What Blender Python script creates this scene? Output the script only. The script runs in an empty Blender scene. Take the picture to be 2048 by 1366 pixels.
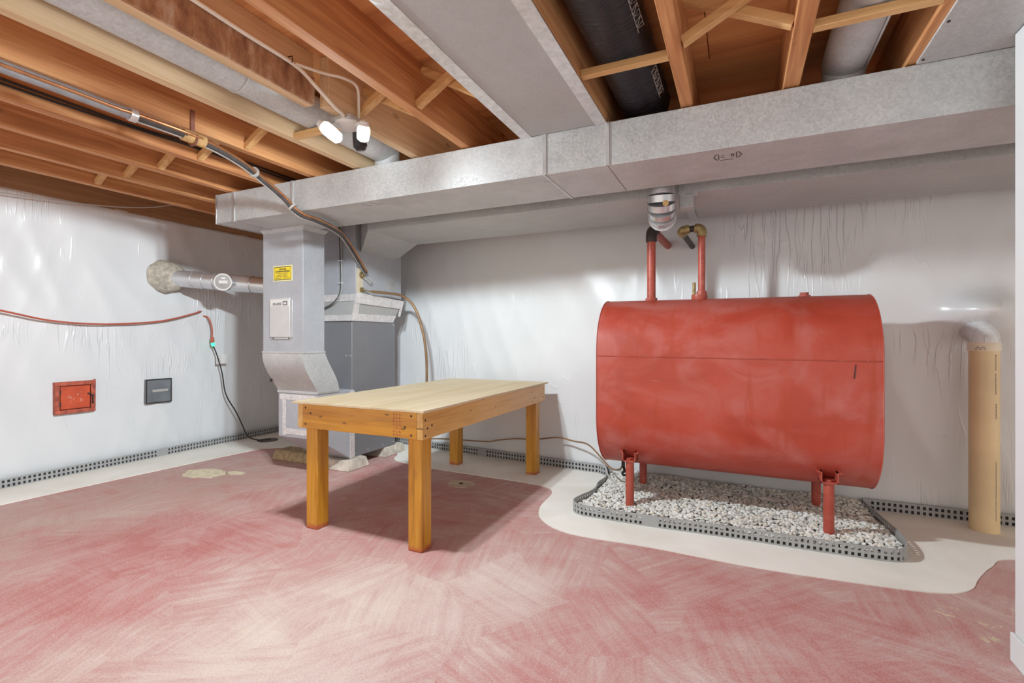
import bpy, bmesh, math, random
from mathutils import Vector, Matrix, noise
from mathutils.geometry import tessellate_polygon

random.seed(7)
S = bpy.context.scene
COL = S.collection

# ------------------------------------------------------------------ camera
cam_d = bpy.data.cameras.new('camera')
cam = bpy.data.objects.new('camera', cam_d)
COL.objects.link(cam)
cam.location = (0, 0, 1.13)
cam.rotation_euler = (math.radians(90), 0, math.radians(24.8))
cam_d.sensor_width = 36
cam_d.lens = 979 / 2048 * 36
cam_d.shift_y = -8.5 / 2048
cam_d.clip_start = 0.02
S.camera = cam

# ------------------------------------------------------------------ world, exposure
LAMP_STRENGTH = 1120.0
w = bpy.data.worlds.new('world')
S.world = w
w.use_nodes = True
bg = w.node_tree.nodes['Background']
bg.inputs[0].default_value = (1.0, 0.945, 0.87, 1)
bg.inputs[1].default_value = 1.38
S.view_settings.view_transform = 'Standard'
S.view_settings.look = 'None'
S.view_settings.gamma = 1
S.view_settings.exposure = 0.0
S.view_settings.use_curve_mapping = False

# ------------------------------------------------------------------ materials
MATS = {}


def nt(name):
    m = bpy.data.materials.new(name)
    m.use_nodes = True
    t = m.node_tree
    b = t.nodes['Principled BSDF']
    MATS[name] = m
    return m, t, b


def N(t, kind, **kw):
    n = t.nodes.new(kind)
    for k, v in kw.items():
        if k in n.inputs:
            n.inputs[k].default_value = v
        else:
            setattr(n, k, v)
    return n


def ramp(t, fac, stops):
    r = t.nodes.new('ShaderNodeValToRGB')
    e = r.color_ramp.elements
    while len(e) < len(stops):
        e.new(0.5)
    for i, (p, c) in enumerate(stops):
        e[i].position = p
        e[i].color = (c[0], c[1], c[2], 1) if not isinstance(c, (int, float)) else (c, c, c, 1)
    t.links.new(fac, r.inputs[0])
    return r.outputs[0]


def mix(t, fac, a, b, mode='MIX'):
    n = t.nodes.new('ShaderNodeMix')
    n.data_type = 'RGBA'
    n.blend_type = mode
    for sock, v in ((n.inputs[0], fac), (n.inputs[6], a), (n.inputs[7], b)):
        if isinstance(v, bpy.types.NodeSocket):
            t.links.new(v, sock)
        elif isinstance(v, (int, float)):
            sock.default_value = v
        else:
            sock.default_value = (v[0], v[1], v[2], 1)
    return n.outputs[2]


def math_n(t, op, a, b=None):
    n = t.nodes.new('ShaderNodeMath')
    n.operation = op
    for s, v in ((n.inputs[0], a), (n.inputs[1], b)):
        if v is None:
            continue
        if isinstance(v, bpy.types.NodeSocket):
            t.links.new(v, s)
        else:
            s.default_value = v
    return n.outputs[0]


def coord(t, scale=(1, 1, 1), rand=True, rot=(0, 0, 0)):
    tc = t.nodes.new('ShaderNodeTexCoord')
    mp = t.nodes.new('ShaderNodeMapping')
    mp.inputs['Scale'].default_value = scale
    mp.inputs['Rotation'].default_value = rot
    t.links.new(tc.outputs['Object'], mp.inputs[0])
    if rand:
        oi = t.nodes.new('ShaderNodeObjectInfo')
        v = t.nodes.new('ShaderNodeVectorMath')
        v.operation = 'SCALE'
        v.inputs[0].default_value = (17, 9, 23)
        t.links.new(oi.outputs['Random'], v.inputs['Scale'])
        t.links.new(v.outputs[0], mp.inputs['Location'])
    return mp.outputs[0]


def tex(t, vec, scale, detail=4, dist=0.0, rough=0.55):
    n = N(t, 'ShaderNodeTexNoise')
    n.inputs['Scale'].default_value = scale
    n.inputs['Detail'].default_value = detail
    n.inputs['Distortion'].default_value = dist
    n.inputs['Roughness'].default_value = rough
    t.links.new(vec, n.inputs['Vector'])
    return n.outputs[0]


def bump(t, b, h, strength, dist=0.01):
    n = t.nodes.new('ShaderNodeBump')
    n.inputs['Strength'].default_value = strength
    n.inputs['Distance'].default_value = dist
    t.links.new(h, n.inputs['Height'])
    t.links.new(n.outputs[0], b.inputs['Normal'])


def wood(name, dark, mid, light, axis='Y', rough=0.6, knots=0.5, k=1.0, coat=0.0, kn=None):
    m, t, b = nt(name)
    a = {'X': (1.0, 16, 16), 'Y': (16, 1.0, 16), 'Z': (16, 16, 1.0)}[axis]
    v = coord(t, tuple(k * q for q in a))
    g = tex(t, v, 1.6, 6, 0.9)
    c = ramp(t, g, [(0.28, dark), (0.5, mid), (0.72, light)])
    a2 = {'X': (2, 90, 90), 'Y': (90, 2, 90), 'Z': (90, 90, 2)}[axis]
    f = tex(t, coord(t, a2), 1.0, 3)
    c = mix(t, ramp(t, f, [(0.35, 0.0), (0.75, 0.35)]), c, tuple(q * 0.72 for q in dark))
    # patchy tone
    p = tex(t, coord(t), 1.3, 3)
    c = mix(t, ramp(t, p, [(0.35, 0.0), (0.7, 0.4)]), c, light)
    if knots:
        vv = N(t, 'ShaderNodeTexVoronoi')
        vv.inputs['Scale'].default_value = 1.0
        ak = {'X': (3.2, 7, 7), 'Y': (7, 3.2, 7), 'Z': (7, 7, 3.2)}[axis]
        ak = kn or ak
        t.links.new(coord(t, ak), vv.inputs['Vector'])
        kf = ramp(t, vv.outputs['Distance'], [(0.06, knots), (0.13, 0.0)])
        c = mix(t, kf, c, tuple(q * 0.35 for q in dark))
    t.links.new(c, b.inputs['Base Color'])
    b.inputs['Roughness'].default_value = rough
    b.inputs['Coat Weight'].default_value = coat
    bump(t, b, f, 0.25, 0.003)
    return m


def galv(name, lo, hi, metallic=0.35, rough=0.45, spangle=55, streak=None):
    m, t, b = nt(name)
    v = coord(t, (1, 1, 1))
    vo = N(t, 'ShaderNodeTexVoronoi')
    vo.inputs['Scale'].default_value = spangle
    t.links.new(v, vo.inputs['Vector'])
    bw = N(t, 'ShaderNodeRGBToBW')
    t.links.new(vo.outputs['Color'], bw.inputs[0])
    n1 = tex(t, v, 3.0, 5)
    n2 = tex(t, coord(t, streak or (1, 1, 1)), 9.0, 4)
    s = math_n(t, 'ADD', math_n(t, 'MULTIPLY', bw.outputs[0], 0.30), math_n(t, 'MULTIPLY', n1, 0.42))
    s = math_n(t, 'ADD', s, math_n(t, 'MULTIPLY', n2, 0.32))
    c = ramp(t, s, [(0.3, lo), (0.75, hi)])
    t.links.new(c, b.inputs['Base Color'])
    b.inputs['Metallic'].default_value = metallic
    r = ramp(t, bw.outputs[0], [(0.2, rough - 0.1), (0.8, rough + 0.12)])
    t.links.new(r, b.inputs['Roughness'])
    bump(t, b, n1, 0.08, 0.01)
    return m


def plain(name, col, rough=0.5, metallic=0.0, var=0.15, scale=8.0, coat=0.0, bmp=0.0):
    m, t, b = nt(name)
    v = coord(t)
    n = tex(t, v, scale, 5)
    c = ramp(t, n, [(0.3, tuple(q * (1 - var) for q in col)), (0.7, tuple(min(1, q * (1 + var)) for q in col))])
    t.links.new(c, b.inputs['Base Color'])
    b.inputs['Roughness'].default_value = rough
    b.inputs['Metallic'].default_value = metallic
    b.inputs['Coat Weight'].default_value = coat
    if bmp:
        bump(t, b, n, bmp, 0.005)
    return m


wood('joist_wood', (0.36, 0.13, 0.045), (0.58, 0.255, 0.095), (0.74, 0.40, 0.17), 'Y', 0.65, 0.6)
wood('joist_pale', (0.50, 0.32, 0.16), (0.66, 0.46, 0.26), (0.76, 0.58, 0.38), 'Y', 0.65, 0.5)
wood('brace_wood', (0.50, 0.25, 0.09), (0.68, 0.40, 0.16), (0.78, 0.52, 0.25), 'X', 0.6, 0.4)
wood('plywood_deck', (0.40, 0.13, 0.045), (0.66, 0.29, 0.10), (0.74, 0.38, 0.15), 'X', 0.7, 0.0, 0.35)
wood('rim_wood', (0.20, 0.10, 0.045), (0.30, 0.16, 0.075), (0.38, 0.22, 0.11), 'Y', 0.7, 0.2)
wood('honey_x', (0.42, 0.16, 0.012), (0.60, 0.27, 0.02), (0.70, 0.36, 0.045), 'X', 0.4, 0.8, 1.0, 0.25, (6.5, 0, 17))
wood('honey_y', (0.54, 0.27, 0.06), (0.70, 0.41, 0.12), (0.80, 0.52, 0.19), 'Y', 0.42, 0.8, 1.0, 0.25, (0, 7.5, 19))
wood('table_ply', (0.56, 0.42, 0.22), (0.68, 0.54, 0.33), (0.78, 0.68, 0.50), 'Y', 0.55, 0.0, 0.35)

# stained board
m, t, b = nt('stained_wood')
g = tex(t, coord(t, (10, 5.0, 2)), 2.6, 8, 0.2, 0.72)
c = ramp(t, g, [(0.35, (0.20, 0.08, 0.04)), (0.52, (0.38, 0.19, 0.09)), (0.66, (0.52, 0.38, 0.27))])
t.links.new(c, b.inputs['Base Color'])
b.inputs['Roughness'].default_value = 0.75

# table legs: honey wood with red paint at the foot
m, t, b = nt('leg_wood')
g = tex(t, coord(t, (16, 16, 1.0)), 1.8, 6, 0.9)
c = ramp(t, g, [(0.28, (0.40, 0.16, 0.012)), (0.5, (0.58, 0.27, 0.02)), (0.72, (0.68, 0.36, 0.045))])
vo = N(t, 'ShaderNodeTexVoronoi')
vo.inputs['Scale'].default_value = 1.0
t.links.new(coord(t, (6, 6, 3.2)), vo.inputs['Vector'])
c = mix(t, ramp(t, vo.outputs['Distance'], [(0.05, 0.7), (0.18, 0.0)]), c, (0.2, 0.06, 0.01))
tc = N(t, 'ShaderNodeTexCoord')
sp = N(t, 'ShaderNodeSeparateXYZ')
t.links.new(tc.outputs['Object'], sp.inputs[0])
hz = math_n(t, 'ADD', sp.outputs[2], math_n(t, 'MULTIPLY', tex(t, coord(t), 30, 4), 0.045))
rf = ramp(t, hz, [(0.035, 0.75), (0.055, 0.0)])
c = mix(t, rf, c, (0.42, 0.06, 0.045))
t.links.new(c, b.inputs['Base Color'])
b.inputs['Roughness'].default_value = 0.42
b.inputs['Coat Weight'].default_value = 0.2

galv('galvanized', (0.42, 0.43, 0.43), (0.62, 0.63, 0.63), 0.2, 0.5, 110)
galv('galvanized_dull', (0.38, 0.385, 0.38), (0.53, 0.535, 0.525), 0.15, 0.55, 80, (0.4, 5, 5))
galv('galvanized_blue', (0.38, 0.395, 0.43), (0.52, 0.54, 0.575), 0.2, 0.5, 160)
plain('galvanized_bright', (0.62, 0.63, 0.645), 0.27, 0.7, 0.06, 5)
galv('sheet_matte', (0.40, 0.40, 0.395), (0.50, 0.50, 0.495), 0.15, 0.6, 120)
plain('cleat', (0.58, 0.585, 0.59), 0.35, 0.5, 0.1)
plain('cabinet_gray', (0.20, 0.20, 0.215), 0.42, 0.1, 0.08, 2)
plain('cabinet_dark', (0.20, 0.20, 0.215), 0.42, 0.1, 0.08, 2)
plain('screw', (0.75, 0.75, 0.75), 0.3, 0.6)
plain('black_plastic', (0.02, 0.02, 0.022), 0.45)
plain('dark_iron', (0.05, 0.04, 0.035), 0.5, 0.4, 0.3)
plain('brass', (0.32, 0.25, 0.11), 0.45, 0.6, 0.4, 40)
plain('copper', (0.50, 0.24, 0.11), 0.35, 0.7, 0.2, 20)
plain('brown_tube', (0.27, 0.16, 0.08), 0.45, 0.2, 0.2, 10)
plain('gray_insulation', (0.30, 0.31, 0.33), 0.5, 0.0, 0.15, 20)
plain('dark_insulation', (0.075, 0.07, 0.07), 0.6, 0.0, 0.3, 20)
plain('white_cable', (0.78, 0.74, 0.64), 0.5, 0, 0.05)
plain('wire_gray', (0.45, 0.44, 0.42), 0.5, 0, 0.1)
plain('pvc', (0.74, 0.58, 0.34), 0.42, 0, 0.1, 3)
plain('pvc_fit', (0.80, 0.71, 0.55), 0.4, 0, 0.06, 3)
plain('print_dark', (0.06, 0.055, 0.05), 0.6, 0, 0.2)
plain('print_gray', (0.22, 0.22, 0.23), 0.6, 0, 0.3, 60)
plain('mortar', (0.42, 0.39, 0.33), 0.95, 0, 0.35, 22, 0, 0.8)
plain('paver', (0.56, 0.50, 0.43), 0.95, 0, 0.3, 14, 0, 0.7)
plain('paver_brown', (0.36, 0.27, 0.16), 0.95, 0, 0.35, 22, 0, 0.8)
plain('label_yellow', (0.82, 0.64, 0.02), 0.4, 0, 0.04)
plain('label_pale', (0.85, 0.78, 0.40), 0.4, 0, 0.04)
plain('panel_white', (0.60, 0.60, 0.60), 0.45, 0.1, 0.05)
plain('label_white', (0.74, 0.73, 0.71), 0.5, 0, 0.04)
plain('tag_gray', (0.4, 0.39, 0.38), 0.5)
plain('beige_seal', (0.66, 0.58, 0.44), 0.7, 0, 0.1)
plain('vent_gray', (0.15, 0.165, 0.18), 0.5, 0.0, 0.25, 8)
plain('edging', (0.33, 0.335, 0.335), 0.55, 0, 0.1, 12)
plain('wall_paint', (0.62, 0.625, 0.63), 0.6, 0, 0.03, 3)
plain('red_cord', (0.45, 0.10, 0.06), 0.5)
plain('foam_block', (0.62, 0.40, 0.17), 0.8, 0, 0.2, 40)
plain('strap_rust', (0.30, 0.13, 0.09), 0.6, 0.4, 0.2, 30)
plain('channel_shade', (0.06, 0.06, 0.06), 0.8, 0, 0.2)  # near-black colour standing in for the shade behind the strip holes
plain('soil', (0.10, 0.09, 0.075), 0.95, 0, 0.3, 30)
plain('paper', (0.93, 0.93, 0.91), 0.7, 0, 0.02)
plain('patch_cement', (0.52, 0.43, 0.33), 0.9, 0, 0.2, 14, 0, 0.3)
plain('bare_cement', (0.60, 0.53, 0.38), 0.9, 0, 0.2, 30)
plain('disc_gray', (0.12, 0.11, 0.10), 0.6)
plain('red_frame', (0.38, 0.085, 0.05), 0.6, 0.1, 0.45, 26, 0, 0.3)

# red access door with scratches
m, t, b = nt('red_door')
n1 = tex(t, coord(t), 9, 6, 0.5)
c = ramp(t, n1, [(0.3, (0.42, 0.055, 0.02)), (0.7, (0.58, 0.09, 0.03))])
n2 = tex(t, coord(t, (1, 1, 1)), 34, 5, 0.6)
gr = N(t, 'ShaderNodeTexGradient')
gr.gradient_type = 'SPHERICAL'
tc = N(t, 'ShaderNodeTexCoord')
mp = N(t, 'ShaderNodeMapping')
mp.inputs['Location'].default_value = (0, -2.165 * 13, -0.63 * 13)
mp.inputs['Scale'].default_value = (0, 13, 13)
t.links.new(tc.outputs['Object'], mp.inputs[0])
t.links.new(mp.outputs[0], gr.inputs[0])
sc = math_n(t, 'MULTIPLY', ramp(t, n2, [(0.56, 0.0), (0.62, 0.7)]), ramp(t, gr.outputs[0], [(0.1, 0.0), (0.6, 0.8)]))
c = mix(t, sc, c, (0.62, 0.42, 0.34))
t.links.new(c, b.inputs['Base Color'])
b.inputs['Roughness'].default_value = 0.5

# foil tape
m, t, b = nt('foil_tape')
n1 = tex(t, coord(t), 30, 4, 0.6)
c = ramp(t, n1, [(0.3, (0.60, 0.60, 0.60)), (0.7, (0.80, 0.80, 0.80))])
t.links.new(c, b.inputs['Base Color'])
b.inputs['Metallic'].default_value = 0.45
b.inputs['Roughness'].default_value = 0.32
bump(t, b, n1, 0.35, 0.006)
m, t, b = nt('foil_tape_printed')
n1 = tex(t, coord(t), 30, 4, 0.6)
c = ramp(t, n1, [(0.3, (0.62, 0.60, 0.60)), (0.7, (0.82, 0.80, 0.79))])
wv = N(t, 'ShaderNodeTexVoronoi')
wv.inputs['Scale'].default_value = 48
t.links.new(coord(t), wv.inputs['Vector'])
c = mix(t, ramp(t, wv.outputs['Distance'], [(0.15, 0.6), (0.26, 0.0)]), c, (0.58, 0.16, 0.18))
t.links.new(c, b.inputs['Base Color'])
b.inputs['Metallic'].default_value = 0.3
b.inputs['Roughness'].default_value = 0.38
bump(t, b, n1, 0.4, 0.006)

# black flex duct jacket
m, t, b = nt('black_film')
b.inputs['Base Color'].default_value = (0.022, 0.022, 0.03, 1)
b.inputs['Roughness'].default_value = 0.22
n1 = tex(t, coord(t, (1, 9, 1)), 7, 5, 1.2)
bump(t, b, n1, 0.8, 0.02)

# tank paint
m, t, b = nt('tank_red')
v = coord(t, (1, 1, 1), False)
n1 = tex(t, coord(t, (1.0, 1, 1.6), False), 2.2, 6, 0.5)
c = ramp(t, n1, [(0.3, (0.36, 0.040, 0.018)), (0.5, (0.45, 0.062, 0.036)), (0.72, (0.48, 0.105, 0.08))])
n2 = tex(t, coord(t, (1.3, 1.6, 1.8), False), 2.0, 7, 0.8)
c = mix(t, ramp(t, n2, [(0.47, 0.0), (0.68, 0.6)]), c, (0.52, 0.17, 0.145))
n3 = tex(t, coord(t, (1.2, 3, 9), False), 5, 6, 1.0)
c = mix(t, ramp(t, n3, [(0.70, 0.0), (0.76, 0.35)]), c, (0.62, 0.42, 0.36))
n4 = tex(t, coord(t, (6, 3, 1.2), False), 2.0, 5, 0.4)
c = mix(t, ramp(t, n4, [(0.55, 0.0), (0.68, 0.6)]), c, (0.38, 0.045, 0.010))
t.links.new(c, b.inputs['Base Color'])
b.inputs['Roughness'].default_value = 0.42
bump(t, b, tex(t, v, 60, 3), 0.05, 0.003)
m, t, b = nt('pipe_red')
n1 = tex(t, coord(t), 14, 6, 0.3)
c = ramp(t, n1, [(0.3, (0.34, 0.05, 0.03)), (0.7, (0.46, 0.10, 0.065))])
n2 = tex(t, coord(t), 60, 4)
c = mix(t, ramp(t, n2, [(0.64, 0.0), (0.7, 0.6)]), c, (0.58, 0.36, 0.30))
t.links.new(c, b.inputs['Base Color'])
b.inputs['Roughness'].default_value = 0.42

# plastic sheeting on the walls
m, t, b = nt('plastic_sheet')
v = coord(t, (1, 1, 1), False)
n1 = tex(t, v, 1.1, 4)
c = ramp(t, n1, [(0.3, (0.65, 0.665, 0.68)), (0.7, (0.71, 0.725, 0.74))])
t.links.new(c, b.inputs['Base Color'])
b.inputs['Roughness'].default_value = 0.3
b.inputs['Specular IOR Level'].default_value = 0.5
f1 = tex(t, coord(t, (1.6, 1.6, 0.42), False, (0.3, 0.3, 0)), 2.0, 2, 0.6)
f2 = tex(t, coord(t, (9, 9, 0.9), False, (-0.3, 0.3, 0)), 2.0, 2, 0.25)
f1r = math_n(t, 'ABSOLUTE', math_n(t, 'SUBTRACT', f1, 0.5))
f2r = math_n(t, 'ABSOLUTE', math_n(t, 'SUBTRACT', f2, 0.5))
h1 = ramp(t, f1r, [(0.0, 1.0), (0.012, 0.0)])
h2 = ramp(t, f2r, [(0.0, 1.0), (0.05, 0.0)])
msk = ramp(t, tex(t, v, 1.1, 2), [(0.54, 0.0), (0.64, 1.0)])
msk1 = ramp(t, tex(t, v, 2.3, 2), [(0.5, 0.0), (0.6, 1.0)])
hh = math_n(t, 'ADD', math_n(t, 'MULTIPLY', math_n(t, 'MULTIPLY', h1, msk1), 0.16), math_n(t, 'MULTIPLY', math_n(t, 'MULTIPLY', h2, msk), 0.35))
hh = math_n(t, 'ADD', hh, math_n(t, 'MULTIPLY', tex(t, v, 9, 3), 0.10))
b.inputs['Roughness'].default_value = 0.27
bump(t, b, hh, 0.75, 0.016)

# worn red floor paint with brushed patches
m, t, b = nt('floor_paint')
v = coord(t, (1, 1, 1), False)


def worn(x, y, r, ax=1.0):
    """soft round zone of wear on the floor, 1 at its centre"""
    mp_ = N(t, 'ShaderNodeMapping')
    mp_.inputs['Location'].default_value = (-x / r, -y / (r * ax), 0)
    mp_.inputs['Scale'].default_value = (1 / r, 1 / (r * ax), 0)
    t.links.new(v, mp_.inputs[0])
    g_ = N(t, 'ShaderNodeTexGradient')
    g_.gradient_type = 'SPHERICAL'
    t.links.new(mp_.outputs[0], g_.inputs[0])
    return g_.outputs[1]


dn = N(t, 'ShaderNodeTexNoise')
dn.inputs['Scale'].default_value = 2.2
dn.inputs['Detail'].default_value = 3
t.links.new(v, dn.inputs['Vector'])
off = N(t, 'ShaderNodeVectorMath', operation='MULTIPLY_ADD')
off.inputs[1].default_value = (0.22, 0.22, 0)
t.links.new(dn.outputs['Color'], off.inputs[0])
t.links.new(v, off.inputs[2])


def brushed(scale, seed, sx, sy):
    vo_ = N(t, 'ShaderNodeTexVoronoi')
    vo_.inputs['Scale'].default_value = scale
    vo_.inputs['Randomness'].default_value = 1.0
    ad = N(t, 'ShaderNodeVectorMath', operation='ADD')
    ad.inputs[1].default_value = (seed, seed * 0.7, 0)
    t.links.new(off.outputs[0], ad.inputs[0])
    t.links.new(ad.outputs[0], vo_.inputs['Vector'])
    sp_ = N(t, 'ShaderNodeSeparateColor')
    t.links.new(vo_.outputs['Color'], sp_.inputs[0])
    ro = N(t, 'ShaderNodeVectorRotate')
    ro.rotation_type = 'Z_AXIS'
    t.links.new(v, ro.inputs['Vector'])
    t.links.new(math_n(t, 'MULTIPLY', sp_.outputs[0], 3.1), ro.inputs['Angle'])
    st_ = N(t, 'ShaderNodeVectorMath', operation='MULTIPLY')
    st_.inputs[1].default_value = (sx, sy, 1)
    t.links.new(ro.outputs[0], st_.inputs[0])
    return tex(t, st_.outputs[0], 1.0, 6, 0.15, 0.65), sp_.outputs[1]


st1, cv1 = brushed(2.1, 0.0, 1.6, 26)
st2, cv2 = brushed(3.4, 5.3, 2.5, 60)
big = tex(t, v, 1.1, 4, 0.5)
medn = tex(t, v, 4.0, 7, 0.3, 0.65)
s = math_n(t, 'ADD', math_n(t, 'MULTIPLY', st1, 0.30), math_n(t, 'MULTIPLY', st2, 0.16))
s = math_n(t, 'ADD', s, math_n(t, 'MULTIPLY', big, 0.30))
s = math_n(t, 'ADD', s, math_n(t, 'MULTIPLY', medn, 0.26))
s = math_n(t, 'ADD', s, math_n(t, 'MULTIPLY', cv1, 0.06))
s = math_n(t, 'ADD', s, math_n(t, 'MULTIPLY', cv2, 0.04))
for (x_, y_, r_, ax_, am_) in ((-1.45, 1.35, 0.95, 1.0, 0.16), (-0.95, 2.05, 0.6, 1.0, 0.12), (-2.7, 1.55, 1.0, 0.6, -0.10),
                               (0.15, 2.35, 0.7, 0.5, -0.08), (-3.0, 2.9, 0.7, 0.6, 0.05), (-1.8, 3.0, 0.8, 0.6, -0.03)):
    s = math_n(t, 'ADD', s, math_n(t, 'MULTIPLY', worn(x_, y_, r_, ax_), am_))
c = ramp(t, s, [(0.42, (0.40, 0.125, 0.115)), (0.51, (0.45, 0.205, 0.19)), (0.59, (0.48, 0.295, 0.275)),
                (0.67, (0.54, 0.40, 0.365)), (0.78, (0.62, 0.515, 0.46))])
gm = math_n(t, 'MULTIPLY', math_n(t, 'ADD', worn(-3.9, 2.3, 1.1, 1.2), worn(-3.9, 0.8, 1.0, 1.0)), 0.9)
gm = math_n(t, 'MULTIPLY', gm, ramp(t, medn, [(0.35, 0.3), (0.6, 1.0)]))
c = mix(t, gm, c, (0.40, 0.28, 0.235))
ch = tex(t, v, 2.6, 8, 0.3, 0.72)
chm = math_n(t, 'ADD', math_n(t, 'MULTIPLY', worn(0.85, 2.5, 0.6, 0.9), 0.16), ch)
c = mix(t, ramp(t, chm, [(0.68, 0.0), (0.70, 0.85)]), c, (0.60, 0.50, 0.33))
gr_ = tex(t, v, 140, 3, 0.0, 0.7)
c = mix(t, ramp(t, gr_, [(0.3, 0.38), (0.5, 0.0)]), c, (0.34, 0.15, 0.13))
c = mix(t, ramp(t, gr_, [(0.5, 0.0), (0.7, 0.35)]), c, (0.66, 0.55, 0.49))
sp2 = tex(t, v, 60, 3)
c = mix(t, ramp(t, sp2, [(0.70, 0.0), (0.74, 0.55)]), c, (0.72, 0.63, 0.56))
t.links.new(c, b.inputs['Base Color'])
b.inputs['Roughness'].default_value = 0.7
bump(t, b, medn, 0.06, 0.01)

m, t, b = nt('new_concrete')
n1 = tex(t, coord(t, (1, 1, 1), False), 2.4, 6, 0.4)
c = ramp(t, n1, [(0.3, (0.70, 0.675, 0.61)), (0.7, (0.82, 0.80, 0.75))])
n2 = tex(t, coord(t, (1, 1, 1), False), 40, 3)
c = mix(t, ramp(t, n2, [(0.7, 0.0), (0.8, 0.4)]), c, (0.4, 0.3, 0.25))
t.links.new(c, b.inputs['Base Color'])
b.inputs['Roughness'].default_value = 0.85
bump(t, b, n1, 0.1, 0.01)

# gravel
m, t, b = nt('gravel')
ge = N(t, 'ShaderNodeNewGeometry')
oi = N(t, 'ShaderNodeObjectInfo')
r_ = math_n(t, 'FRACT', math_n(t, 'ADD', ge.outputs['Random Per Island'], oi.outputs['Random']))
c = ramp(t, r_, [(0.0, (0.42, 0.41, 0.37)), (0.3, (0.66, 0.66, 0.62)), (0.7, (0.78, 0.79, 0.76)), (1.0, (0.72, 0.66, 0.55))])
t.links.new(c, b.inputs['Base Color'])
b.inputs['Roughness'].default_value = 0.9

# lamp glass and green indicator
m, t, b = nt('lamp_glow')
em = N(t, 'ShaderNodeEmission')
em.inputs[0].default_value = (0.86, 0.955, 1.0, 1)
lf = N(t, 'ShaderNodeLightFalloff')
lf.inputs['Strength'].default_value = LAMP_STRENGTH
lf.inputs['Smooth'].default_value = 1.6
t.links.new(lf.outputs['Linear'], em.inputs[1])
t.links.new(em.outputs[0], t.nodes['Material Output'].inputs[0])
m, t, b = nt('green_glow')
b.inputs['Base Color'].default_value = (0.05, 0.6, 0.35, 1)
b.inputs['Emission Color'].default_value = (0.08, 0.9, 0.5, 1)
b.inputs['Emission Strength'].default_value = 1.2


# ------------------------------------------------------------------ mesh helpers
def catmull(pts, sub=6):
    P = [Vector(p) for p in pts]
    if len(P) < 3:
        return P
    out = []
    for i in range(len(P) - 1):
        p0 = P[i - 1] if i else P[0] * 2 - P[1]
        p1, p2 = P[i], P[i + 1]
        p3 = P[i + 2] if i + 2 < len(P) else P[-1] * 2 - P[-2]
        for k in range(sub):
            u = k / sub
            out.append(0.5 * ((2 * p1) + (p2 - p0) * u + (2 * p0 - 5 * p1 + 4 * p2 - p3) * u * u
                              + (3 * p1 - p0 - 3 * p2 + p3) * u ** 3))
    out.append(P[-1])
    return out


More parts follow.
